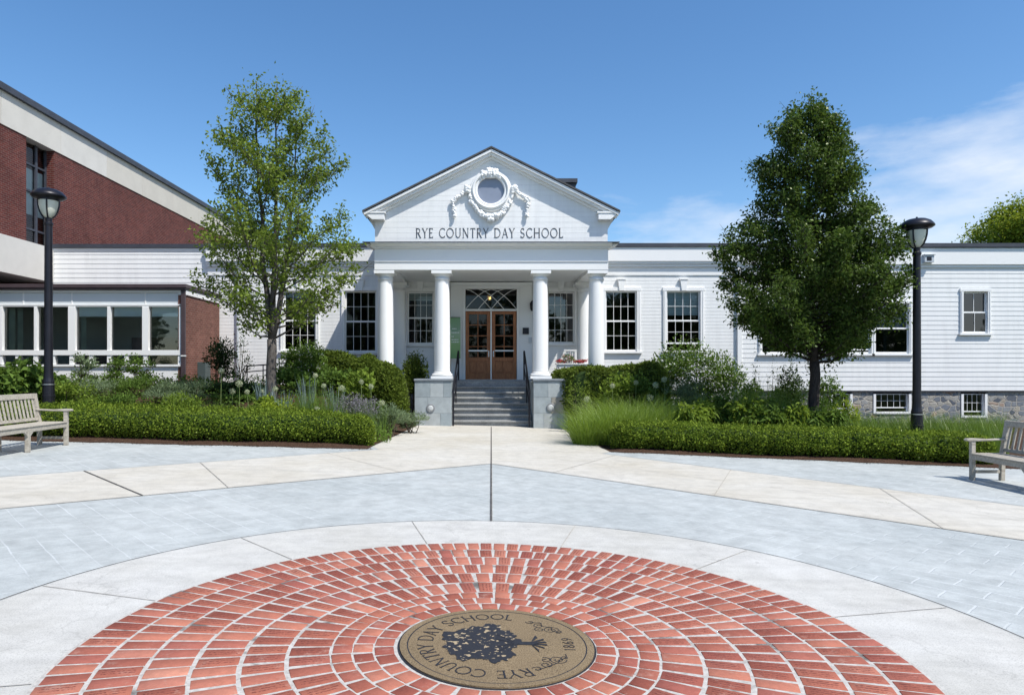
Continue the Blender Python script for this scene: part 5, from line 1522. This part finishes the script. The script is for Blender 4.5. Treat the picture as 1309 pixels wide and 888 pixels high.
# ---- trees
def tree(name, x, y, z0, fork, prof, mat, bark, label, trunk_r, nprim, ntwig, nleaf, leaf, leaders, spread=.09, rise=.30, ysc=.9, seed=1, wr=.55, twig_len=.55, irr=.16, low_fill=1.0, cat='tree'):
    """prof: [(z, half-width to the left, half-width to the right)]; leaders: [(dx, dy, ztop)]"""
    rg = np.random.default_rng(seed)
    t = thing(name, (x, y, z0), label, cat)
    pz = np.array([p[0] for p in prof]); pl = np.array([p[1] for p in prof]); pr = np.array([p[2] for p in prof])
    ph = rg.uniform(0, 6.28, 6)
    def radius(z, a):
        l, r = np.interp(z, pz, pl), np.interp(z, pz, pr)
        c = math.cos(a); w = r if c > 0 else l; yy = (l+r)/2*ysc
        base = w*yy/math.sqrt((yy*c)**2+(w*math.sin(a))**2+1e-9)
        return base*(1+irr*(.6*math.sin(3*a+ph[0]+z*1.3)+.4*math.sin(5*a+ph[1]-z*2.1)))
    tr_ = MB()
    zf = fork
    nb_ = 7
    path = [(x+.016*math.sin(k*1.3), y+.012*math.cos(k*1.7), z0-.15+(zf-z0+.15)*k/nb_) for k in range(nb_+1)]
    tr_.tube(path, [trunk_r*(1.35 if k == 0 else 1.12-.17*k/nb_) for k in range(nb_+1)], 12)
    lead_paths = []
    for (dx, dy, zt) in leaders:
        P_ = []; m_n = 10
        for k in range(m_n+1):
            f = k/m_n; sp_ = math.sin(f*math.pi*.5)**.9
            P_.append((path[-1][0]+dx*sp_+rg.normal(0, .02)*(k > 0), path[-1][1]+dy*sp_+rg.normal(0, .02)*(k > 0), zf-.05+(zt-zf)*f))
        r0 = trunk_r*(.92 if len(leaders) == 1 else .68)
        tr_.tube(P_, [max(.012, r0*(1-f_/m_n)**.9) for f_ in range(m_n+1)], 8)
        lead_paths.append((P_, r0, zt))
    S = []
    def add_cluster(c, k, sp_):
        rc_ = math.hypot(c[0]-x, c[1]-y); az_ = math.atan2(c[1]-y, c[0]-x)
        if rc_ > radius(c[2], az_)*1.0+.04 or c[2] > pz.max()+.1 or c[2] < pz.min()-.15: return
        P = np.array(c)+rg.normal(size=(k, 3))*sp_
        D = unit(rg.normal(size=(k, 3))+np.array([0, 0, -.25])); U = unit(rg.normal(size=(k, 3))*.7+np.array([0, -.15, .8]))
        S.append(leafset(P, D, U, leaf*rg.uniform(.6, 1.25, k), wr, .2))
    ga = 2.399963
    ztop = prof[-1][0]
    for i in range(nprim):
        P_, r0, zt = lead_paths[i % len(lead_paths)]
        f = (i+.5)/nprim; f = f**low_fill
        zs = zf+(zt-zf)*f*.93-.05
        kk = (zs-P_[0][2])/(P_[-1][2]-P_[0][2])*10; kk = min(max(kk, 0), 9.99); a_, b_ = P_[int(kk)], P_[int(kk)+1]; u_ = kk-int(kk)
        st = np.array([a_[j]+(b_[j]-a_[j])*u_ for j in range(3)])
        az = i*ga+rg.normal(0, .3)
        reach = rg.uniform(.80, 1.05); rv = rg.uniform(.15 if i % 2 else .6, 1.15)
        ze = zs
        for _ in range(4):
            rr_ = radius(ze, az)*reach; ze = zs+rise*rv*rr_+.05
            ze = min(ze, ztop-.05)
        end = np.array([x+rr_*math.cos(az), y+rr_*math.sin(az), ze+rg.normal(0, .1)])
        ln = np.linalg.norm(end-st)
        if ln < .12: 
            add_cluster(st, nleaf*3, spread*1.2); continue
        br = []
        mid1 = st+(end-st)*.4+np.array([0, 0, -.06*ln+rg.normal(0, .03)])+rg.normal(0, .04, 3)*ln*.5
        mid2 = st+(end-st)*.72+np.array([0, 0, -.02*ln])+rg.normal(0, .04, 3)*ln*.5
        rb = max(.008, min(.35*r0*(1-f*.6), .014+.018*ln))
        tr_.tube([st, mid1, mid2, end], [rb, rb*.7, rb*.45, .004], 5)
        ctrl = np.array([st, mid1, mid2, end]); tk = np.array([0, .4, .72, 1.0])
        nt_ = max(3, int(ntwig*ln/1.6))
        for q in range(nt_):
            tt = .22+.78*(q+rg.random())/nt_
            b0 = np.array([np.interp(tt, tk, ctrl[:, j]) for j in range(3)])
            ax = (end-st)/ln
            dv = ax*.6+rg.normal(size=3)*.65+np.array([0, 0, .6]); dv /= np.linalg.norm(dv)
            tl = twig_len*rg.uniform(.4, 1.1)*(1.1-.4*tt)
            e0 = b0+dv*tl
            if rg.random() < .6: tr_.tube([b0, b0+dv*tl*.5+rg.normal(0, .02, 3), e0], [.007, .005, .0025], 4)
            for c_f in (.45, .75, 1.0):
                add_cluster(b0+dv*tl*c_f, max(1, int(nleaf*rg.uniform(.4, 1.3))), spread)
        add_cluster(end, nleaf*2, spread)
    for P_, r0, zt in lead_paths: add_cluster(P_[-1], nleaf*5, spread*1.6); add_cluster(P_[-2], nleaf*5, spread*1.8)
    tr_.build('trunk', bark, t, smooth=True, uv=False)
    leaves_obj('crown', S, mat, t)
    return t
def prof_px(rows, cx, d, z0=None):
    out = []
    for (py, l, r) in sorted(rows, reverse=True):
        out.append((PZ(py, d), max(.03, (cx-l)*d/F), max(.03, (r-cx)*d/F)))
    return out
dL = 16.5
xL = PX(347, dL)
tree('young_tree', xL, dL, bedz(xL, dL), PZ(434, dL),
     prof_px([(462, 330, 372), (445, 300, 425), (425, 285, 430), (400, 265, 450), (365, 250, 468), (335, 243, 472), (300, 243, 462), (265, 254, 446), (230, 270, 432), (200, 268, 430), (165, 280, 416), (135, 296, 398), (112, 308, 385), (94, 330, 352)], 347, dL),
     L['pale_tree'], M['bark'], 'sparse pale green tree with two upright leaders, on the left of the portico', .118, 70, 13, 11, .095,
     [(-.42, .1, PZ(100, dL)), (.16, -.1, PZ(108, dL)), (.55, .15, PZ(150, dL))], spread=.085, rise=.75, seed=21, twig_len=.5, irr=.15, low_fill=1.0)
dR = 15.5
xR = PX(1041, dR)
tree('leafy_tree', xR, dR, bedz(xR, dR), PZ(462, dR),
     prof_px([(482, 1015, 1070), (468, 988, 1105), (445, 965, 1128), (415, 926, 1142), (380, 920, 1144), (345, 920, 1142), (315, 934, 1134), (285, 950, 1118), (250, 970, 1100), (215, 962, 1090), (180, 968, 1076), (150, 990, 1056), (132, 1010, 1046), (114, 1024, 1036)], 1041, dR),
     L['dark_tree'], M['bark_dark'], 'dense dark green conical tree in the right bed', .112, 110, 20, 20, .085,
     [(-.1, .1, PZ(122, dR))], spread=.08, rise=.5, seed=9, twig_len=.5, irr=.13, low_fill=1.12)
dF = 46
tree('shade_tree', PX(1312, dF), dF, -.3, 6.0,
     prof_px([(350, 1280, 1365), (325, 1256, 1400), (302, 1246, 1405), (286, 1256, 1400), (270, 1276, 1375), (258, 1300, 1340)], 1312, dF),
     L['far_tree'], M['bark'], 'yellow green tree crown rising behind the roof at the right edge', .3, 90, 10, 12, .22, [(0, 0, PZ(262, dF))], spread=.30, rise=.3, seed=4, twig_len=1.0)

# ---- clipped hedges along the plaza
hedge('boxwood_hedge', [(-10.6, 14.04), (-6, 14.06), (-2.42, 14.08)], .82, .54, .048, L['box'], 42000, 'low clipped boxwood hedge along the left bed, behind the sunlit bench', lump=.06, scallop=.05, foot=.66)
hedge('boxwood_hedge', [(2.56, 14.52), (6, 13.96), (9.80, 13.34)], .82, .51, .048, L['box'], 44000, 'low clipped boxwood hedge along the right bed, made of rounded clumps', lump=.07, scallop=.16, foot=.66)
# ---- taller yews beside the porch
yew_l = 'tall rounded yew hedge against the left stone pedestal'
hedge('yew_hedge', [(-3.75, 18.9), (-2.32, 18.85)], 1.15, 1.46, .075, L['yew'], 22000, yew_l, lump=.07, flat=3.0)
hedge('yew_hedge', [(-6.0, 20.0), (-4.4, 19.9), (-3.3, 19.6)], .95, 1.02, .075, L['yew'], 16000, 'low yew hedge below the windows on the left of the portico', lump=.08, flat=3.0)
shrub('yew_shrub', -2.32, 20.85, .62, .45, 2.02, .07, L['yew'], 9000, 'rounded yew behind the left stone pedestal, against the porch', z=.1, lobes=12, base=.35)
hedge('yew_hedge', [(2.1, 20.75), (2.75, 19.25), (3.6, 18.95), (4.95, 18.8)], 1.0, 1.66, .075, L['yew'], 24000, 'flat-topped yew hedge beside the right stone pedestal, bare stems below', lump=.05, flat=4.5)

# ---- the planting of the beds, one thing per plant
def SH(px, top, d, rx_px, leaf, mat, n, label, name='shrub', cat='shrub', **kw):
    x = PX(px, d); z = bedz(x, d); h = PZ(top, d)-z
    rx = rx_px*d/F*1.12
    n = int(n*1.35)
    return shrub(name, x, d, rx, kw.pop('ry', rx*.8), h*1.14, leaf, mat, n, label, cat, **kw)
SH(12, 468, 15.3, 44, .15, L['green'], 2300, 'big-leaved hydrangea behind the bench at the far left edge', 'hydrangea', wr=.72, lobes=12, up=-.1, droop=.2)
SH(48, 478, 15.9, 34, .14, L['green'], 1300, 'big-leaved hydrangea beside the left lamp post', 'hydrangea', wr=.72, lobes=9, up=-.1, droop=.2)
SH(84, 490, 15.6, 27, .075, L['bright'], 1500, 'bright leafy perennial just right of the left lamp post', 'leafy_perennial', 'perennial')
SH(108, 456, 18.2, 20, .07, L['sage'], 750, 'tall airy grey-green shrub below the annex windows, nearest the lamp post', 'airy_shrub', air=.6, lobes=8)
SH(146, 458, 18.0, 19, .07, L['green'], 750, 'tall airy shrub below the middle annex windows', 'airy_shrub', air=.6, lobes=8)
SH(181, 456, 18.3, 21, .07, L['green'], 900, 'tall airy shrub below the rightmost annex windows', 'airy_shrub', air=.6, lobes=8)
SH(128, 487, 16.7, 34, .055, L['sage'], 2200, 'grey-green fine-leaved mound between lamp post and young tree, left of its neighbour', 'fine_leaved_mound', 'perennial', wr=.3)
SH(170, 484, 16.9, 32, .06, L['green'], 2000, 'loose green mound with fine leaves below the annex windows', 'fine_leaved_mound', 'perennial', wr=.35)
SH(212, 493, 16.0, 30, .085, L['sage'], 2600, 'feathery pale green mound left of the tall allium', 'feathery_mound', 'perennial', wr=.16, up=.6)
SH(248, 491, 16.5, 27, .085, L['sage'], 2200, 'feathery pale green mound before the brick end wall', 'feathery_mound', 'perennial', wr=.16, up=.6)
SH(279, 436, 19.3, 25, .075, L['deep'], 1900, 'dark upright shrub growing against the brick end wall', 'dark_shrub', lobes=10)
SH(308, 432, 19.8, 15, .055, L['deep'], 420, 'thin twiggy shrub beside the downspout', 'twiggy_shrub', air=.7, stems=14)
SH(285, 492, 17.6, 33, .10, L['deep'], 1500, 'dark low foliage left of the young tree', 'dark_perennial', 'perennial')
SH(324, 496, 17.4, 28, .10, L['deep'], 1300, 'dark low foliage at the foot of the young tree', 'dark_perennial', 'perennial')
SH(388, 442, 19.0, 40, .08, L['green'], 4200, 'white-flowering shrub under the left windows, right of the young tree', 'white_flowering_shrub', flowers=(L['whiteflower'], .045, .042), lobes=12)
SH(384, 478, 17.6, 30, .11, L['green'], 1400, 'broad-leaved green perennial right of the young tree trunk', 'broadleaf_perennial', 'perennial', wr=.6)
SH(420, 476, 17.9, 32, .11, L['green'], 1500, 'broad-leaved green perennial in the middle of the left bed', 'broadleaf_perennial', 'perennial', wr=.6)
SH(457, 482, 17.6, 29, .11, L['bright'], 1400, 'broad-leaved green perennial against the left yew hedge', 'broadleaf_perennial', 'perennial', wr=.6)
SH(352, 512, 14.9, 19, .05, L['lime'], 1300, 'small lime yellow clump behind the left boxwood hedge', 'lime_clump', 'perennial')
SH(107, 509, 14.9, 32, .06, L['bright'], 1400, 'low yellow-green clump between hedge and left lamp post', 'low_clump', 'perennial')
SH(500, 522, 16.0, 24, .075, L['sage'], 2300, 'grey-green catmint mound at the end of the left boxwood hedge', 'catmint', 'perennial', wr=.2, up=.5)
SH(527, 527, 17.0, 21, .075, L['sage'], 2000, 'grey-green catmint mound at the foot of the left stone pedestal', 'catmint', 'perennial', wr=.2, up=.5)
SH(483, 515, 17.2, 22, .07, L['green'], 1300, 'small leafy clump below the tall yew by the left pedestal', 'leafy_clump', 'perennial')
def GR(px, top, d, rad_px, n, mat, label, name='ornamental_grass', cat='ornamental grass', **kw):
    x = PX(px, d); return grass_clump(x, d, rad_px*d/F, (PZ(top, d)-bedz(x, d))*(1.28 if mat is L['grass2'] else 1.08), n, mat, label, name=name, cat=cat, **kw)
for px, top, d, lab in ((338, 486, 16.1, 'blue-grey iris fan left of the tree trunk'), (362, 500, 15.6, 'blue-grey iris fan just right of the tree trunk'), (394, 482, 16.0, 'tall blue-grey iris fan with upright blades in the left bed'), (428, 494, 15.9, 'blue-grey iris fan left of the mauve flowers')):
    GR(px, top, d, 9, 46, L['blue'], lab, 'iris', 'iris', lean=.25, droop=.08, w=.028)
GR(412, 500, 15.4, 26, 420, L['grass2'], 'upright green grass clump in the middle of the left bed', lean=.3, droop=.12)
GR(380, 505, 15.2, 18, 260, L['grass2'], 'upright green grass clump right of the lime clump', lean=.3, droop=.12)
GR(262, 512, 15.2, 22, 300, L['grass2'], 'low grass tuft behind the left hedge, below the tall allium', lean=.4, droop=.2)
def lavender(px, top, d, label):
    x = PX(px, d); z = bedz(x, d); h = PZ(top, d)-z
    t = thing('lavender', (x, d, z), label, 'lavender')
    n = 170; a = RNG.uniform(0, 6.28, n); r = .26*np.sqrt(RNG.uniform(0, 1, n))
    base = np.stack([x+r*np.cos(a)*.6, d+r*np.sin(a)*.6, np.full(n, z)], 1); td = np.stack([np.cos(a), np.sin(a)], 1)
    hh_ = h*RNG.uniform(.55, 1, n)
    blades_obj('stems', base, td, hh_, np.full(n, .006), .25*h*RNG.uniform(.3, 1, n)*r/.26, np.zeros(n), L['sage'], t)
    tip = base.copy(); tip[:, 2] += hh_*.86; tip[:, :2] += td*(.22*h*r/.26*.8)[:, None]
    P = np.repeat(tip, 5, 0)+RNG.normal(size=(n*5, 3))*np.array([.012, .012, .045])
    leaves_obj('flowers', [leafset(P, rnd_dir(n*5)+np.array([0, 0, .8]), rnd_dir(n*5), np.full(n*5, .035), .6)], L['mauve'], t)
lavender(446, 500, 15.6, 'mauve lavender clump left of its twin, behind the left boxwood hedge')
lavender(468, 504, 15.8, 'mauve lavender clump nearest the left yew hedge')
def allium(px, py, d, label, r=.062):
    x = PX(px, d); z = bedz(x, d); zc = PZ(py, d)
    t = thing('allium', (x, d, z), label, 'allium', 'globe-headed alliums in the beds')
    rg = random.Random(px)
    lx = rg.uniform(-.04, .04)
    MB().tube([(x-lx, d, z-.02), (x-lx*.4, d, z+(zc-z)*.6), (x, d, zc)], [.008, .007, .006], 6).build('stem', L['stem'], t, uv=False)
    n = 240; dd = rnd_dir(n); c = np.array([x, d, zc])
    P = c+dd*r*RNG.uniform(.55, 1.0, n)[:, None]
    leaves_obj('flower_head', [leafset(P, dd*.4+rnd_dir(n), dd, np.full(n, .020), .8, .1)], L['allium'], t)
for a in ((283, 474, 15.7, 'tallest pale green allium, before the dark shrub by the brick wall', .068), (306, 490, 15.8, 'large round pale allium left of the young tree', .085), (297, 500, 16.2, 'faded allium low beside the large round one, left of the young tree', .075),
          (316, 501, 15.9, 'buff allium between the large round one and the tree trunk', .058), (335, 500, 16.0, 'small green allium touching the left side of the trunk', .05), (352, 497, 15.6, 'pale allium in front of the young tree trunk', .062),
          (403, 480, 16.9, 'allium high up before the white-flowering shrub', .066), (414, 493, 16.2, 'allium between the iris fan and the broad-leaved perennials', .06), (437, 496, 16.1, 'big allium above the mauve lavender on its left', .08),
          (462, 488, 16.8, 'upper allium beside the left yew hedge', .06), (474, 494, 16.6, 'allium close against the left yew hedge', .066), (488, 515, 16.2, 'low brownish allium above the catmint', .075), (405, 523, 14.8, 'low brownish allium just behind the left boxwood hedge', .06),
          (838, 492, 17.2, 'large round allium below the right white-flowering shrub', .085), (831, 508, 16.6, 'round allium low in the right fountain grass', .085), (849, 485, 17.6, 'greenish allium before the right white-flowering shrub', .075),
          (813, 489, 17.4, 'small allium near the end of the right yew hedge', .06), (783, 493, 17.2, 'allium before the middle of the right yew hedge', .065), (750, 510, 17.0, 'allium half hidden by fountain grass near the right pedestal', .075)):
    allium(*a)
# right bed
for i, (px, top, d, lab) in enumerate(((752, 516, 15.3, 'bright fountain grass nearest the entrance walk'), (784, 507, 15.2, 'bright fountain grass spilling left over the boxwood hedge end'), (818, 503, 15.7, 'bright fountain grass in the middle of its row'), (852, 505, 16.1, 'bright fountain grass nearest the drooping peony'),
                                       (768, 503, 16.5, 'fountain grass standing behind, in front of the right yew'), (800, 498, 16.9, 'fountain grass standing behind, below the small alliums'), (838, 500, 17.0, 'fountain grass standing behind, below the large allium'), (878, 503, 17.0, 'fountain grass standing behind, left of the tall meadow grass'))):
    GR(px, top, d, 19, 1000, L['grass'], lab, 'fountain_grass', lean=.95, droop=.40, w=.013, group='fountain grass clumps of the right bed')
for i, (px, top, d, lab) in enumerate(((884, 516, 15.0, 'drooping peony foliage beside the fountain grass'), (916, 508, 15.6, 'tallest drooping peony foliage of the right bed'), (948, 514, 15.1, 'drooping peony foliage below the tall meadow grass'), (982, 517, 15.0, 'drooping peony foliage midway to the dark tree'), (1014, 521, 14.9, 'drooping peony foliage just left of the dark trunk'), (1052, 524, 14.8, 'drooping peony foliage just right of the dark trunk'))):
    SH(px, top, d, 27, .15, L['bright'] if i % 2 == 0 else L['green'], 900, lab, 'peony', 'peony', wr=.32, up=-.15, droop=.35, lobes=9, group='peony clumps of the right bed')
SH(862, 446, 19.6, 48, .085, L['green'], 7000, 'white-flowering shrub under the right-hand sash windows, left of its neighbour', 'white_flowering_shrub', lobes=13, flowers=(L['whiteflower'], .035, .042))
SH(916, 462, 19.3, 40, .080, L['green'], 5200, 'white-flowering shrub in front of the corner board', 'white_flowering_shrub', lobes=11, flowers=(L['whiteflower'], .045, .042))
SH(880, 483, 17.9, 34, .065, L['sage'], 2600, 'blue-green mound below the right white-flowering shrubs', 'blue_green_mound', 'perennial', wr=.3)
SH(785, 484, 17.8, 28, .10, L['bright'], 1300, 'leafy perennial before the flat-topped yew, nearer the pedestal', 'broadleaf_perennial', 'perennial', wr=.55)
SH(820, 483, 18.0, 26, .10, L['green'], 1300, 'leafy perennial at the end of the flat-topped yew', 'broadleaf_perennial', 'perennial', wr=.55)
SH(740, 487, 18.2, 20, .08, L['bright'], 500, 'thin yellow-green sprays before the bare yew stems', 'leafy_sprays', 'perennial', air=.7, wr=.3)
for px, top, d, lab in ((942, 494, 16.8, 'tall meadow grass right of the blue-green mound'), (970, 496, 17.2, 'tall meadow grass below the twiggy saplings'), (998, 500, 16.8, 'tall meadow grass left of the dark trunk'), (955, 502, 15.9, 'shorter meadow grass in front, between peony clumps and saplings'), (1024, 503, 16.6, 'tall meadow grass around the foot of the dark trunk')):
    GR(px, top, d, 24, 640, L['grass2'], lab, 'meadow_grass', lean=.45, droop=.2)
SH(1012, 476, 17.6, 24, .075, L['deep'], 1500, 'dark shrub behind the dark tree trunk on its left', 'dark_shrub')
SH(1058, 484, 17.4, 24, .08, L['green'], 1400, 'loose green shrub behind the dark tree trunk on its right', 'green_shrub')
SH(1084, 514, 16.0, 17, .055, L['lime'], 900, 'pale chartreuse flower mound under the leftmost basement window', 'chartreuse_mound', 'perennial')
for px, top, lab in ((966, 462, 'thin twiggy sapling nearest the corner board'), (984, 458, 'thin twiggy sapling in the middle'), (997, 466, 'thin twiggy sapling nearest the dark tree')):
    SH(px, top, 19.0, 9, .05, L['deep'], 130, lab, 'twiggy_sapling', 'sapling', air=.8, lobes=5, stems=7)
SH(958, 494, 18.3, 30, .09, L['green'], 1500, 'leafy perennial below the twiggy saplings, hiding the stone', 'broadleaf_perennial', 'perennial', wr=.5)
SH(1000, 498, 18.1, 28, .09, L['green'], 1400, 'leafy perennial left of the dark shrub behind the trunk', 'broadleaf_perennial', 'perennial', wr=.5)
SH(302, 508, 16.9, 30, .09, L['green'], 1500, 'mid green perennial under the alliums left of the young tree', 'broadleaf_perennial', 'perennial', wr=.45)
SH(336, 510, 15.7, 22, .08, L['bright'], 1200, 'bright perennial in front of the young tree trunk', 'broadleaf_perennial', 'perennial', wr=.4)
SH(232, 505, 15.1, 24, .07, L['bright'], 1300, 'bright low perennial in front of the feathery mounds', 'leafy_clump', 'perennial', wr=.4)
SH(160, 503, 15.3, 34, .07, L['green'], 1700, 'low green perennial behind the middle of the left boxwood hedge', 'leafy_clump', 'perennial', wr=.4)
# potted flowers by the doors
shrub('potted_flowers', PX(727, 21.85), 21.85, .22, .14, .32, .05, L['green'], 500, 'pink and green potted plant before the porch trellis', 'flowers', z=fz1, flowers=(L['pink'], .12, .035), stems=4)
shrub('potted_flowers', PX(744, 21.85), 21.85, .30, .13, .12, .04, L['green'], 260, 'low red flowers at the right end of the porch flower box', 'flowers', z=fz1, flowers=(L['red'], .5, .035), stems=0)
shrub('potted_flowers', PX(716, 21.85), 21.85, .16, .13, .12, .04, L['green'], 160, 'low red flowers at the left end of the porch flower box', 'flowers', z=fz1, flowers=(L['red'], .5, .035), stems=0)

# ---- ground cover nobody could count
def cover(name, mat, n, sampler, leaf, hmax, label, wr=.5):
    xy = sampler(n); P = np.array([(x, y, bedz(float(x), float(y))) for x, y in xy])
    P[:, 2] += hmax*RNG.uniform(0, 1, n)**1.3*(.5+.5*np.sin(P[:, 0]*3.1+P[:, 1]*2.3)**2)
    D = unit(rnd_dir(n)+np.array([0, 0, .3])); U = unit(rnd_dir(n)*.6+np.array([0, 0, .9]))
    o = leaves_obj(name, [leafset(P, D, U, leaf*RNG.uniform(.6, 1.3, n), wr)], mat, org=(0, 0, 0))
    tag(o, label, 'ground cover', kind='stuff')
def samp(px0, px1, d0, d1):
    def f(n):
        d = RNG.uniform(d0, d1, n); px = RNG.uniform(px0, px1, n); return np.stack([(px-CX)*d/F, d], 1)
    return f
cover('ground_cover', L['green'], 15000, samp(-30, 500, 14.5, 20.0), .085, .34, 'low mixed green foliage covering the soil of the left bed')
cover('ground_cover', L['green'], 11000, samp(770, 1120, 14.9, 21.5), .085, .30, 'low mixed green foliage covering the soil of the right bed')
def grass_mass(name, n, px0, px1, d0, d1, top, mat, label):
    d = RNG.uniform(d0, d1, n); px = RNG.uniform(px0, px1, n); x = (px-CX)*d/F
    z = np.array([bedz(float(a), float(b)) for a, b in zip(x, d)]); a = RNG.uniform(0, 6.28, n)
    h = (EYE-(top-HY)*15.0/F-z)*RNG.uniform(.5, 1.08, n)
    o = blades_obj(name, np.stack([x, d, z], 1), np.stack([np.cos(a), np.sin(a)], 1), h, RNG.uniform(.006, .012, n), h*RNG.uniform(.1, .6, n), h*RNG.uniform(0, .25, n), mat, org=(0, 0, 0))
    tag(o, label, 'grass', kind='stuff')
grass_mass('meadow_grass_mass', 9000, 1066, 1290, 14.1, 17.5, 527, L['grass2'], 'meadow grass filling the right end of the bed under the basement windows')
grass_mass('meadow_grass_mass', 2200, 60, 500, 14.5, 15.6, 516, L['grass2'], 'thin grass sprinkled behind the left boxwood hedge')
tf = grass_clump(5.05, 8.72, .05, .035, 60, L['grass2'], 'tiny weed growing in a joint of the right concrete walk', lean=1.2, droop=.3, w=.006, z=gz(5.05)+.008, name='weed', cat='weed')

# chips of bark kicked out on to the paving
def litter(n):
    x = np.concatenate([RNG.uniform(-10, -2.3, n//2), RNG.uniform(2.4, 10, n-n//2)])
    y = np.array([bed_front(float(a)) for a in x])-RNG.exponential(.07, n)+.04
    P = np.stack([x, y, gzn(x)+.012], 1)
    D = rnd_dir(n)*np.array([1, 1, .12]); o = leaves_obj('bark_litter', [leafset(P, D, np.tile([0., 0, 1], (n, 1))+rnd_dir(n)*.2, RNG.uniform(.012, .045, n), .5)], M['mulch'], org=(0, 0, 0))
    tag(o, 'bark chips scattered along the edge of the beds', 'bark chips', kind='stuff')
litter(1500)
# unseen belt of trees behind the camera, added to darken the pane reflections
def wood(n):
    S = []
    for k in range(26):
        cx = -75+6*k+RNG.uniform(-2, 2); cy = -46+RNG.uniform(-6, 6); hh = RNG.uniform(8, 14)
        m_ = n//26; d = rnd_dir(m_); P = np.array([cx, cy, hh*.55])+d*np.array([4.2, 3.5, hh*.48])*(RNG.uniform(.3, 1, m_)**.4)[:, None]*(1+.2*np.sin(d[:, :1]*7+k))
        S.append(leafset(P, unit(rnd_dir(m_)), rnd_dir(m_), RNG.uniform(.5, 1.0, m_), .7))
    tag(leaves_obj('reflection_wood', S, L['deep'], org=(0, 0, 0)), 'added belt of dark trees behind the viewer, unseen but mirrored in the window panes', 'wood', kind='stuff')
wood(26000)
